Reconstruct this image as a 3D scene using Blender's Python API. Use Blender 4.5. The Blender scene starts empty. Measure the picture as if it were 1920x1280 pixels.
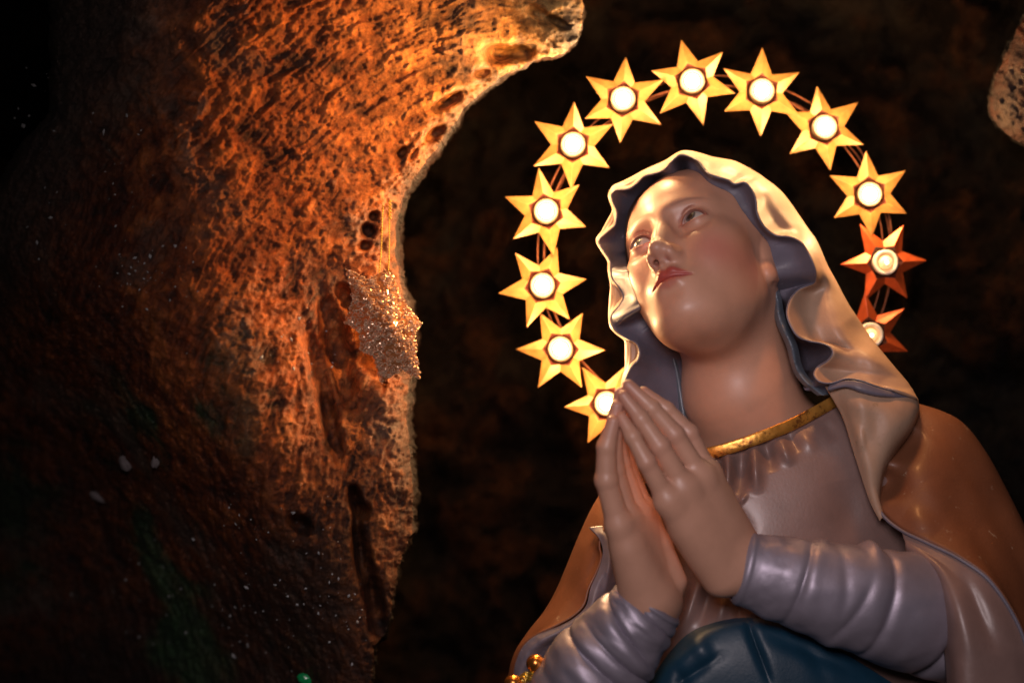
import bpy, math, random
import numpy as np
from mathutils import Vector, Matrix

random.seed(7)
rng = np.random.default_rng(7)
scene = bpy.context.scene

# ------------------------------------------------------------------ camera
DIST = 2.196                      # metres from the lens to the statue's face
S = 0.4235294 * DIST / 1920.0     # metres per modelling unit (one unit is about half a millimetre)
PITCH = math.radians(22)
CAM = np.array([0.0, 0.0, 1.25])
RX = np.array([1.0, 0, 0])
FW = np.array([0, math.cos(PITCH), math.sin(PITCH)])
UP = np.array([0, -math.sin(PITCH), math.cos(PITCH)])
ORG = CAM + FW * DIST             # modelling origin: statue plane, middle of the view
AX = np.stack([RX, UP, -FW])      # rows: right, up, towards the viewer

cd = bpy.data.cameras.new("camera")
cd.lens = 85; cd.sensor_width = 36
cd.clip_start = 0.05; cd.clip_end = 100
cd.dof.use_dof = True; cd.dof.focus_distance = DIST - 0.0; cd.dof.aperture_fstop = 2.3
cam = bpy.data.objects.new("camera", cd)
scene.collection.objects.link(cam)
cam.location = CAM
cam.rotation_euler = (math.radians(90) + PITCH, 0, 0)
scene.camera = cam

# ------------------------------------------------------------------ world, exposure
wd = bpy.data.worlds.new("World"); scene.world = wd
wd.use_nodes = True
wd.node_tree.nodes["Background"].inputs[0].default_value = (0.55, 0.5, 0.42, 1)
wd.node_tree.nodes["Background"].inputs[1].default_value = 0.015
scene.view_settings.view_transform = 'Standard'
scene.view_settings.look = 'None'
scene.view_settings.exposure = 0.0
scene.view_settings.gamma = 1.0
scene.cycles.use_denoising = True
scene.cycles.max_bounces = 6
scene.cycles.sample_clamp_indirect = 4.0

def Cv(px, py, w=0.0):
    """photo pixel + depth -> modelling coordinates (right, up, towards viewer)"""
    k = 1 - w * S / DIST
    return np.array([(px - 960) * k, (640 - py) * k, w])
def Cn(a):
    a = np.asarray(a, float)
    k = 1 - a[..., 2] * S / DIST
    return np.stack([(a[..., 0] - 960) * k, (640 - a[..., 1]) * k, a[..., 2]], -1)
def to_world(v):
    return ORG + (np.asarray(v) * S) @ AX

def light(kind, name, uvw, energy, color, size=0.1, target=None, size_y=None, spot=None, blend=0.5):
    l = bpy.data.lights.new(name, kind)
    l.energy = energy; l.color = color
    if kind == 'AREA':
        l.size = size
        if size_y: l.shape = 'RECTANGLE'; l.size_y = size_y
    else:
        l.shadow_soft_size = size
    if spot: l.spot_size = math.radians(spot); l.spot_blend = blend
    o = bpy.data.objects.new(name, l)
    scene.collection.objects.link(o)
    o.location = to_world(uvw)
    if target is not None:
        d = Vector(to_world(target) - to_world(uvw))
        o.rotation_euler = d.to_track_quat('-Z', 'Y').to_euler()
    return o
# soft unseen fill from the front above; added warm spots on rock and shoulder
light('AREA', 'front_fill_light', Cv(1050, -1950, 3350), 1.3, (1.0, 0.84, 0.86), 0.45, Cv(1480, 800, 0)).data.spread = math.radians(54)
light('SPOT', 'rock_fill_spot', Cv(1090, 175, 265), 4.2, (1, 0.47, 0.14), 0.012, Cv(640, 400, 120), spot=152, blend=0.35)  # unseen spot set in mid-air to light the rock
light('SPOT', 'shoulder_fill_spot', Cv(1560, -420, 250), 6.5, (1, 0.42, 0.14), 0.04, Cv(1625, 880, 20), spot=27, blend=0.6)  # unseen spot added to warm the shoulder and chest

# ------------------------------------------------------------------ materials
def mat(name):
    m = bpy.data.materials.new(name); m.use_nodes = True
    n = m.node_tree.nodes; l = m.node_tree.links
    return m, n, l, n["Principled BSDF"]
def nd(n, t, **kw):
    x = n.new(t)
    for k, v in kw.items():
        if k.startswith('i_'):
            key = k[2:]
            x.inputs[int(key) if key.isdigit() else key].default_value = v
        else: setattr(x, k, v)
    return x
def ramp(n, pts):
    r = n.new('ShaderNodeValToRGB'); e = r.color_ramp.elements
    e[0].position = pts[0][0]; e[0].color = (*pts[0][1], 1)
    e[1].position = pts[-1][0]; e[1].color = (*pts[-1][1], 1)
    for p, c in pts[1:-1]:
        q = e.new(p); q.color = (*c, 1)
    return r
def painted(name, base, rough=0.4, spec=0.5, metallic=0.0, vcol=False, coat=0.0, wear=0.25, bump=0.15, wearcol=None, bscale=350):
    """painted plaster: brushed colour, faint cracks of wear, fine relief"""
    m, n, l, p = mat(name)
    tc = nd(n, 'ShaderNodeTexCoord')
    nz = nd(n, 'ShaderNodeTexNoise', i_Scale=28.0, i_Detail=8.0, i_Roughness=0.62)
    l.new(tc.outputs['Object'], nz.inputs['Vector'])
    mx = nd(n, 'ShaderNodeMix', data_type='RGBA', blend_type='MULTIPLY')
    mx.inputs[0].default_value = wear
    rp = ramp(n, [(0.3, (0.55, 0.5, 0.48)), (0.65, (1.15, 1.1, 1.08))])
    l.new(nz.outputs[0], rp.inputs[0]); l.new(rp.outputs[0], mx.inputs[7])
    if vcol:
        a = nd(n, 'ShaderNodeVertexColor'); a.layer_name = 'paint'
        l.new(a.outputs[0], mx.inputs[6])
    else:
        mx.inputs[6].default_value = (*base, 1)
    out = mx.outputs[2]
    if wearcol:
        n2 = nd(n, 'ShaderNodeTexNoise', i_Scale=95.0, i_Detail=10.0, i_Roughness=0.7)
        l.new(tc.outputs['Object'], n2.inputs['Vector'])
        r2 = ramp(n, [(0.63, (0, 0, 0)), (0.7, (1, 1, 1))])
        l.new(n2.outputs[0], r2.inputs[0])
        m2 = nd(n, 'ShaderNodeMix', data_type='RGBA')
        l.new(r2.outputs[0], m2.inputs[0]); l.new(out, m2.inputs[6]); m2.inputs[7].default_value = (*wearcol, 1)
        out = m2.outputs[2]
    l.new(out, p.inputs['Base Color'])
    rr = nd(n, 'ShaderNodeMapRange'); rr.inputs[3].default_value = rough - 0.07; rr.inputs[4].default_value = rough + 0.1
    n3 = nd(n, 'ShaderNodeTexNoise', i_Scale=60.0, i_Detail=6.0); l.new(tc.outputs['Object'], n3.inputs['Vector'])
    l.new(n3.outputs[0], rr.inputs[0]); l.new(rr.outputs[0], p.inputs['Roughness'])
    p.inputs['Specular IOR Level'].default_value = spec
    p.inputs['Metallic'].default_value = metallic
    p.inputs['Coat Weight'].default_value = coat; p.inputs['Coat Roughness'].default_value = 0.22
    b = nd(n, 'ShaderNodeBump', i_Strength=bump, i_Distance=0.0012)
    n4 = nd(n, 'ShaderNodeTexNoise', i_Scale=float(bscale), i_Detail=5.0, i_Roughness=0.6); l.new(tc.outputs['Object'], n4.inputs['Vector'])
    l.new(n4.outputs[0], b.inputs['Height']); l.new(b.outputs[0], p.inputs['Normal'])
    return m
M_SKIN = painted('painted_skin', (0.6, 0.4, 0.3), rough=0.44, vcol=True, coat=0.09, wear=0.22, bump=0.12)
M_VEIL = painted('painted_veil', (0.42, 0.275, 0.19), rough=0.48, coat=0.04, wear=0.3, bump=0.2, wearcol=(0.30, 0.2, 0.12))
M_LINING = painted('painted_lining', (0.15, 0.14, 0.185), rough=0.46, spec=0.5, coat=0.05, wear=0.5, bump=0.25, wearcol=(0.4, 0.4, 0.46))
M_GOWN = painted('painted_gown', (0.21, 0.135, 0.12), rough=0.42, spec=0.6, coat=0.15, wear=0.35, bump=0.2)
M_SLEEVE = painted('painted_sleeve', (0.33, 0.30, 0.37), rough=0.45, metallic=0.5, spec=0.5, coat=0.0, wear=0.3, bump=0.12)
M_MANTLE = painted('painted_mantle', (0.165, 0.06, 0.027), rough=0.52, coat=0.12, wear=0.3, bump=0.2, wearcol=(0.32, 0.22, 0.15))
M_SASH = painted('painted_blue', (0.006, 0.036, 0.07), rough=0.45, wear=0.4, bump=0.2)
M_INNER = painted('painted_slate', (0.12, 0.15, 0.19), rough=0.32, spec=0.6, coat=0.3, wear=0.5, bump=0.3, wearcol=(0.3, 0.35, 0.4))
M_EYE = painted('painted_eye', (0.7, 0.7, 0.7), rough=0.3, vcol=True, coat=0.12, wear=0.1, bump=0.0)
M_GILT = painted('gilt', (0.72, 0.36, 0.07), rough=0.34, metallic=0.75, wear=0.8, bump=0.12, wearcol=(0.16, 0.05, 0.02), bscale=220)

for e_, v_ in zip(M_GILT.node_tree.nodes['Color Ramp.001'].color_ramp.elements, (0.5, 0.62)): e_.position = v_

def simple(name, col, rough, metallic=0.0, spec=0.5, emit=None, strength=0, coat=0):
    m, n, l, p = mat(name)
    tc = nd(n, 'ShaderNodeTexCoord')
    nz = nd(n, 'ShaderNodeTexNoise', i_Scale=180.0, i_Detail=4.0)
    l.new(tc.outputs['Object'], nz.inputs['Vector'])
    rp = ramp(n, [(0.3, tuple(c * 0.8 for c in col)), (0.7, tuple(min(1, c * 1.12) for c in col))])
    l.new(nz.outputs[0], rp.inputs[0]); l.new(rp.outputs[0], p.inputs['Base Color'])
    p.inputs['Roughness'].default_value = rough; p.inputs['Metallic'].default_value = metallic
    p.inputs['Specular IOR Level'].default_value = spec; p.inputs['Coat Weight'].default_value = coat
    if emit:
        p.inputs['Emission Color'].default_value = (*emit, 1); p.inputs['Emission Strength'].default_value = strength
    return m
M_STAR = simple('star_brass', (0.27, 0.125, 0.032), 0.42, metallic=0.2)
M_STARC = simple('star_copper', (0.50, 0.085, 0.02), 0.36, metallic=0.45)
M_SOCK = simple('socket_porcelain', (0.85, 0.75, 0.6), 0.35)
M_SOCKB = simple('socket_darkened', (0.085, 0.055, 0.03), 0.5)  # same socket, colour darkened so the bulb's glare leaves a rim
M_CUP = simple('cup_dark', (0.05, 0.008, 0.004), 0.5)
M_BULB = simple('bulb_glow', (1, 0.9, 0.7), 0.3, emit=(1, 0.62, 0.25), strength=60)
M_BULBD = simple('bulb_dim_glow', (1, 0.8, 0.5), 0.3, emit=(1, 0.5, 0.18), strength=0.9)
M_FILA = simple('filament_glow', (1, 0.9, 0.7), 0.3, emit=(1, 0.7, 0.35), strength=14)
M_WIRE = simple('wire_copper', (0.16, 0.05, 0.02), 0.4, metallic=0.6)
M_GOLDB = simple('bead_gold', (0.75, 0.28, 0.06), 0.25, metallic=0.9)
M_LINK = simple('link_gold', (0.8, 0.55, 0.12), 0.3, metallic=0.9)

# ------------------------------------------------------------------ scene helpers
def tag(o, label=None, cat=None, group=None, kind=None):
    if label: o['label'] = label
    if cat: o['category'] = cat
    if group: o['group'] = group
    if kind: o['kind'] = kind
    return o
ORIG = {}
def thing(name, uvw, label, cat, group=None):
    o = bpy.data.objects.new(name, None)
    o.empty_display_size = 0.05
    scene.collection.objects.link(o)
    o.location = to_world(uvw)
    ORIG[o.name] = np.array(o.location)
    return tag(o, label, cat, group)
def root_origin(p):
    while p.parent is not None: p = p.parent
    return ORIG.get(p.name, np.zeros(3))
def mesh(name, verts, faces, material, parent=None, col=None, smooth=True, origin=None):
    """verts in modelling coordinates; faces as an (n,4)/(n,3) array or a list"""
    v = to_world(verts)
    if parent is not None: og = root_origin(parent)
    else: og = to_world(origin) if origin is not None else v.mean(0)
    v = v - og
    me = bpy.data.meshes.new(name)
    if isinstance(faces, np.ndarray):
        k = faces.shape[1]; nf = len(faces)
        me.vertices.add(len(v)); me.vertices.foreach_set('co', v.astype(np.float32).ravel())
        me.loops.add(nf * k); me.loops.foreach_set('vertex_index', faces.astype(np.int32).ravel())
        me.polygons.add(nf)
        me.polygons.foreach_set('loop_start', np.arange(0, nf * k, k, dtype=np.int32))
        me.polygons.foreach_set('loop_total', np.full(nf, k, np.int32))
        me.update(calc_edges=True)
    else:
        me.from_pydata(v.tolist(), [], [tuple(int(i) for i in f) for f in faces]); me.update()
    me.validate()
    me.polygons.foreach_set('use_smooth', np.full(len(me.polygons), smooth))
    if col is not None:
        a = me.color_attributes.new('paint', 'FLOAT_COLOR', 'POINT')
        c = np.ones((len(v), 4), np.float32); c[:, :3] = col
        a.data.foreach_set('color', c.ravel())
    me.materials.append(material)
    o = bpy.data.objects.new(name, me)
    scene.collection.objects.link(o)
    if parent is not None: o.parent = parent
    else:
        o.location = og; ORIG[o.name] = og
    return o
def solid(o, t, off=-1.0):
    m = o.modifiers.new('thickness', 'SOLIDIFY'); m.thickness = t * S; m.offset = off; m.use_even_offset = False
    return o
def catmull(P, t):
    """P (n,d) control points, t in [0, n-1]"""
    P = np.asarray(P, float); n = len(P)
    i = np.clip(np.floor(t).astype(int), 0, n - 2); f = (t - i)[:, None]
    if P.ndim == 3: f = f[:, :, None]
    g = lambda j: P[np.clip(j, 0, n - 1)]
    p0, p1, p2, p3 = g(i - 1), g(i), g(i + 1), g(i + 2)
    p0 = np.where((i == 0).reshape(f.shape), 2 * p1 - p2, p0)
    p3 = np.where((i == n - 2).reshape(f.shape), 2 * p2 - p1, p3)
    return 0.5 * (2 * p1 + (-p0 + p2) * f + (2 * p0 - 5 * p1 + 4 * p2 - p3) * f ** 2 + (-p0 + 3 * p1 - 3 * p2 + p3) * f ** 3)
def resample(P, n):
    d = catmull(P, np.linspace(0, len(P) - 1, 20 * len(P)))
    s = np.r_[0, np.cumsum(np.linalg.norm(np.diff(d, axis=0), axis=1))]
    q = np.linspace(0, s[-1], n)
    return np.stack([np.interp(q, s, d[:, k]) for k in range(d.shape[1])], -1)
def grid_faces(a, b, flip=False):
    i = np.arange(a * b).reshape(a, b)
    f = np.stack([i[:-1, :-1], i[:-1, 1:], i[1:, 1:], i[1:, :-1]], -1).reshape(-1, 4)
    return f[:, ::-1] if flip else f
def wrap_faces(a, b):
    i = np.arange(a * b).reshape(a, b); j = np.roll(i, -1, 1)
    return np.stack([i[:-1], j[:-1], j[1:], i[1:]], -1).reshape(-1, 4)
def loft(rows, nu=None, per=8, match=False, nv=None):
    """rows of photo-space control points -> smooth grid (photo space).  match=True keeps the columns paired."""
    if match: R = np.asarray(rows, float); R = np.swapaxes(R, 0, 1); R = catmull(R.reshape(len(R), -1), np.linspace(0, len(R) - 1, nu)).reshape(nu, len(rows), 3).swapaxes(0, 1)
    else: R = np.stack([resample(np.asarray(r, float), nu) for r in rows])
    n = nv or per * (len(rows) - 1) + 1
    G = catmull(R.reshape(len(rows), -1), np.linspace(0, len(rows) - 1, n)).reshape(n, nu, 3)
    return G
def seg_bump(G, a, b, width, amp):
    """adds a ridge (amp>0) or furrow along photo-space segment a-b"""
    a = np.array(a, float); b = np.array(b, float); p = G[..., :2]
    t = np.clip(((p - a) @ (b - a)) / ((b - a) @ (b - a)), 0, 1)
    q = a + t[..., None] * (b - a)
    d2 = ((p - q) ** 2).sum(-1)
    G[..., 2] += amp * np.exp(-d2 / (2 * width ** 2)) * np.sin(np.clip(0.12 + t * 0.88, 0, 1) * math.pi) ** 1.4
def sheet(name, G, material, parent, flip=False, thick=0, col=None):
    a, b = G.shape[:2]
    o = mesh(name, Cn(G.reshape(-1, 3)), grid_faces(a, b, flip), material, parent, col)
    if thick: solid(o, thick, -1.0)
    return o
def tube(pts, rad, n=10, cap=True):
    """modelling-space tube; returns verts, faces"""
    P = np.asarray(pts, float); m = len(P)
    rad = np.broadcast_to(np.asarray(rad, float), (m,))
    T = np.gradient(P, axis=0); T /= np.linalg.norm(T, axis=1)[:, None] + 1e-9
    ref = np.array([0.31, 0.2, 0.93])
    V = []
    for i in range(m):
        a = np.cross(T[i], ref); a /= np.linalg.norm(a) + 1e-9; b = np.cross(T[i], a)
        th = np.arange(n) * 2 * math.pi / n
        V.append(P[i] + rad[i] * (np.cos(th)[:, None] * a + np.sin(th)[:, None] * b))
    V = np.concatenate(V); F = []
    for i in range(m - 1):
        for j in range(n):
            k = (j + 1) % n
            F.append((i * n + j, i * n + k, (i + 1) * n + k, (i + 1) * n + j))
    if cap:
        F.append(tuple(range(n))[::-1]); F.append(tuple((m - 1) * n + j for j in range(n)))
    return V, F

# ------------------------------------------------------------------ noise
def _h(i, j, k, s):
    x = (i * 374761393 + j * 668265263 + k * 2147483647 + s * 1274126177) & 0xffffffff
    x = ((x ^ (x >> 13)) * 1274126177) & 0xffffffff
    x = ((x ^ (x >> 16)) * 2246822519) & 0xffffffff
    return ((x ^ (x >> 15)) & 0xffff) / 65535.0
def vnoise(p, s=0):
    f = np.floor(p); i = f.astype(np.int64); t = p - f; t = t * t * (3 - 2 * t)
    r = 0
    for a in (0, 1):
        for b in (0, 1):
            for c in (0, 1):
                w = (t[..., 0] if a else 1 - t[..., 0]) * (t[..., 1] if b else 1 - t[..., 1]) * (t[..., 2] if c else 1 - t[..., 2])
                r = r + w * _h(i[..., 0] + a, i[..., 1] + b, i[..., 2] + c, s)
    return r * 2 - 1
def fbm(p, octv=4, s=0, gain=0.5, ridged=False):
    r = 0; a = 1.0; tot = 0
    for o in range(octv):
        v = vnoise(p * 2 ** o + 17.3 * o, s + o)
        if ridged: v = 1 - 2 * np.abs(v)
        r = r + a * v; tot += a; a *= gain
    return r / tot

# ------------------------------------------------------------------ distance-field sculpting
def ell(p, c, r, M=None):
    q = p - np.asarray(c, np.float32)
    if M is not None: q = q @ np.asarray(M, np.float32)
    r = np.asarray(r, np.float32)
    a = q / r; k0 = np.sqrt((a * a).sum(-1)) + 1e-6
    a = a / r; k1 = np.sqrt((a * a).sum(-1)) + 1e-6
    return k0 * (k0 - 1) / k1
def cap(p, a, b, ra, rb):
    a = np.asarray(a, np.float32); b = np.asarray(b, np.float32)
    ba = b - a; pa = p - a
    t = np.clip((pa @ ba) / (ba @ ba), 0, 1)
    d = pa - t[..., None] * ba
    return np.sqrt((d * d).sum(-1)) - (ra + (rb - ra) * t)
def chain(p, pts, rs, k=4):
    d = None
    for i in range(len(pts) - 1):
        e = cap(p, pts[i], pts[i + 1], rs[i], rs[i + 1])
        d = e if d is None else smin(d, e, k)
    return d
def smin(a, b, k):
    h = np.maximum(k - np.abs(a - b), 0) / k
    return np.minimum(a, b) - h * h * k * 0.25
def smax(a, b, k): return -smin(-a, -b, k)
def sdf_mesh(f, lo, hi, h, B=6, proj=2):
    lo = np.asarray(lo, np.float32); nb = np.ceil((np.asarray(hi) - lo) / (h * B)).astype(int)
    c = np.stack(np.meshgrid(*[(np.arange(n) + 0.5) * B * h for n in nb], indexing='ij'), -1).astype(np.float32) + lo
    dc = f(c.reshape(-1, 3)).reshape(nb)
    act = np.argwhere(np.abs(dc) < B * h * 1.35)
    V = np.repeat(np.repeat(np.repeat(np.sign(dc) * 1e3, B, 0), B, 1), B, 2).astype(np.float32)
    loc = np.stack(np.meshgrid(*[np.arange(B)] * 3, indexing='ij'), -1).reshape(-1, 3)
    for s in range(0, len(act), 4000):
        idx = (act[s:s + 4000, None, :] * B + loc[None]).reshape(-1, 3)
        V[idx[:, 0], idx[:, 1], idx[:, 2]] = f(idx.astype(np.float32) * h + lo)
    ins = V < 0
    n = ins.shape
    corners = [(a, b, c_) for a in (0, 1) for b in (0, 1) for c_ in (0, 1)]
    cnt = sum(ins[a:n[0] - 1 + a, b:n[1] - 1 + b, c_:n[2] - 1 + c_].astype(np.int8) for a, b, c_ in corners)
    cells = np.argwhere((cnt > 0) & (cnt < 8))
    idm = np.full((n[0] - 1, n[1] - 1, n[2] - 1), -1, np.int32)
    idm[cells[:, 0], cells[:, 1], cells[:, 2]] = np.arange(len(cells))
    cv = {c_: V[cells[:, 0] + c_[0], cells[:, 1] + c_[1], cells[:, 2] + c_[2]] for c_ in corners}
    acc = np.zeros((len(cells), 3)); num = np.zeros(len(cells))
    for a in corners:
        for ax in range(3):
            if a[ax]: continue
            b = list(a); b[ax] = 1; b = tuple(b)
            va, vb = cv[a], cv[b]; m = (va < 0) != (vb < 0)
            t = np.where(m, va / np.where(m, va - vb, 1), 0)
            pt = np.repeat(np.array([a], float), len(cells), 0); pt[:, ax] += t
            acc[m] += pt[m]; num[m] += 1
    P = ((cells + acc / num[:, None]) * h + lo).astype(np.float32)
    F = []
    for ax in range(3):
        s0 = [slice(None)] * 3; s1 = [slice(None)] * 3
        s0[ax] = slice(0, -1); s1[ax] = slice(1, None)
        m = ins[tuple(s0)] != ins[tuple(s1)]
        e = np.argwhere(m); o1, o2 = [(1, 2), (2, 0), (0, 1)][ax]
        e = e[(e[:, o1] > 0) & (e[:, o2] > 0) & (e[:, o1] < n[o1] - 1) & (e[:, o2] < n[o2] - 1)]
        sg = ins[e[:, 0], e[:, 1], e[:, 2]]
        q = []
        for da, db in ((1, 1), (0, 1), (0, 0), (1, 0)):
            x = e.copy(); x[:, o1] -= da; x[:, o2] -= db
            q.append(idm[x[:, 0], x[:, 1], x[:, 2]])
        q = np.stack(q, 1); q[~sg] = q[~sg][:, ::-1]
        F.append(q[(q >= 0).all(1)])
    F = np.concatenate(F)
    eps = 0.35 * h
    for _ in range(proj):
        d0 = f(P); g = np.stack([(f(P + eps * e) - f(P - eps * e)) for e in np.eye(3, dtype=np.float32)], -1) / (2 * eps)
        st = (d0 / np.maximum((g * g).sum(-1), 0.25))[:, None] * g
        ln = np.linalg.norm(st, axis=1, keepdims=True)
        P = P - (st * np.minimum(1, 0.7 * h / np.maximum(ln, 1e-6))).astype(np.float32)
    return P, F

# ================================================================== STATUE
statue = thing('statue', Cv(1450, 1500, -150), 'painted praying woman statue in a pale veil under the ring of lit stars', 'statue')

HX = np.array([.816, .3964, .4208]); HY = np.array([-.0857, .8029, -.590])
HX /= np.linalg.norm(HX); HY -= HX * (HX @ HY); HY /= np.linalg.norm(HY); HZ = np.cross(HX, HY)
HR = np.stack([HX, HY, HZ]).astype(np.float32)     # rows: head axes in modelling space
HS = 1.908
HO = np.array([377.8, 139.3, -110], np.float32)
def head2m(q): return HO + (np.asarray(q) * HS) @ HR
def m2head(p): return ((p - HO) @ HR.T) / HS

EYE = [(-30.5, -1.5, 70.5), (30.5, -1.5, 70.5)]
def almond(q, s):
    """signed cut for the eye opening (negative inside) in millimetres"""
    x = q[..., 0] * s; y = q[..., 1]; z = np.maximum(q[..., 2], 0.5)
    a = np.arctan2(x, z); e = np.arctan2(y, np.sqrt(z * z + x * x))
    aw = np.where(a > 0, 1.02, 0.94)
    t = np.clip(a / aw, -1.3, 1.3)
    e = e - 0.05 * t
    up = 0.60 * (1 - np.abs(t) ** 2.3); lo = -0.27 * (1 - np.abs(t) ** 2.0)
    return np.where(q[..., 2] > 0, np.maximum(e - up, lo - e) * 13.0, 20.0)
def head_sdf(q):
    s = lambda x: np.stack([np.sqrt(q[..., 0] ** 2 + 6.0), q[..., 1], q[..., 2]], -1)
    qs = s(q)
    d = ell(q, (0, 30, -4), (66, 76, 82))
    d = smin(d, ell(q, (0, 24, 22), (66, 62, 66)), 26)
    d = smin(d, ell(q, (0, -28, 24), (54, 76, 62)), 24)
    d = smin(d, ell(q, (0, -66, 34), (44, 42, 50)), 24)
    d = smin(d, ell(q, (0, -96, 69), (15.5, 13.5, 17)), 19)
    d = smin(d, cap(qs, (37, -50, 10), (18, -88, 52), 17, 13), 30)
    d = smin(d, ell(q, (0, -86, 57), (23, 16, 21)), 26)
    d = smin(d, ell(qs, (32, -38, 51), (24, 30, 29)), 22)
    d = smin(d, ell(qs, (38, -20, 50), (18, 15, 22)), 24)
    # brow ridge and eye hollows
    d = smin(d, cap(qs, (6, 15, 80), (40, 18, 66), 8, 6), 16)
    d = smax(d, -ell(qs, (30, -1, 92), (19, 13, 13.0)), 14)
    d = smax(d, -ell(qs, (17, -9, 95), (7, 13, 12)), 10)
    # nose: long straight bridge, full tip and wings
    d = smin(d, cap(q, (0, 16, 83), (0, -32, 104), 5.6, 6.6), 9)
    d = smin(d, ell(q, (0, -30, 84), (13, 26, 18)), 10)
    d = smin(d, ell(q, (0, -38.5, 106.5), (8.6, 8.2, 9.2)), 6)
    d = smin(d, ell(qs, (10.6, -43, 95), (7.0, 8.6, 12)), 7)
    d = smin(d, cap(q, (0, -43.5, 106), (0, -53, 95), 3.2, 3.8), 3.5)
    d = smax(d, -ell(qs, (18.5, -38, 100), (2.2, 5.0, 4.0)), 6)
    d = smax(d, -cap(q, (-6.6, -53, 103), (-6.2, -44, 97), 3.1, 2.6), 2.2)
    # mouth mound, lips
    qm = np.stack([np.abs(q[..., 0] - 1.2), q[..., 1], q[..., 2]], -1)
    d = smin(d, ell(q, (0.5, -68, 75), (23, 19, 20)), 16)
    d = smax(d, -cap(q, (0, -55, 101), (0, -60, 100.5), 2.2, 2.4), 3)
    up = smin(cap(qm, (0, -64.4, 93.6), (5.5, -63.0, 93.4), 5.2, 5.6), cap(qm, (5.5, -63.0, 93.4), (19.5, -69.0, 85), 5.6, 2.4), 3)
    lo = smin(cap(qm, (0, -75.2, 91.2), (7, -74.4, 90.2), 6.2, 5.8), cap(qm, (7, -74.4, 90.2), (18.5, -70.8, 84.8), 5.6, 2.4), 3)
    d = smin(d, up, 3.6); d = smin(d, lo, 4.0)
    gr = smin(cap(qm, (0, -69.6, 99.6), (7, -69.0, 98.2), 1.3, 1.3), cap(qm, (7, -69.0, 98.2), (21.5, -69.8, 87), 1.3, 0.8), 2)
    d = smax(d, -gr, 2.6)
    d = smax(d, -ell(q, (0, -85, 100.5), (13, 5, 6)), 10)
    # eyelids around the balls
    for sx, c in ((-1, EYE[0]), (1, EYE[1])):
        e = q - np.array(c, np.float32)
        r = np.sqrt((e * e).sum(-1))
        am = almond(e, sx)
        d = smin(d, r - 15.0, 4.0)
        ex = e * np.array([sx, 1, 1], np.float32)
        pts = []
        for t in (-0.72, -0.45, -0.15, 0.15, 0.45, 0.72):
            az = 0.98 * t; el_ = 0.60 * (1 - abs(t) ** 2.3) + 0.05 * t + 0.30
            pts.append((17.0 * math.sin(az) * math.cos(el_), 17.0 * math.sin(el_), 17.0 * math.cos(az) * math.cos(el_)))
        d = smax(d, -chain(ex, pts, (0.3, 1.0, 1.3, 1.3, 1.1, 0.5), 1.5), 2.5)
        d = smin(d, np.maximum(np.abs(am - 0.6) - 0.9, np.abs(r - 15.3) - 0.6), 1.6)   # lid margins
        d = smax(d, -np.maximum(am, r - 24.0), 0.8)
    # ear
    d = smin(d, ell(qs, (64, -14, -8), (6, 27, 15)), 5)
    d = smin(d, ell(qs, (64, -36, 0), (6, 11, 9)), 5)
    
    return d
NA = Cv(1366, 570, -125); NB = Cv(1386, 735, -128); NC = Cv(1440, 840, -170)
def body_sdf(p):
    d = head_sdf(m2head(p)) * HS
    n = smin(cap(p, NA, NB, 98, 101), cap(p, NB, NC, 101, 120), 40)
    n = smin(n, ell(p, Cv(1455, 1000, -270), (330, 250, 215)), 70)
    # sternomastoid cords, throat pit
    n = smin(n, cap(p, Cv(1445, 610, -140), Cv(1392, 780, -112), 12, 8), 40)
    return smin(d, n, 62)
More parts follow.
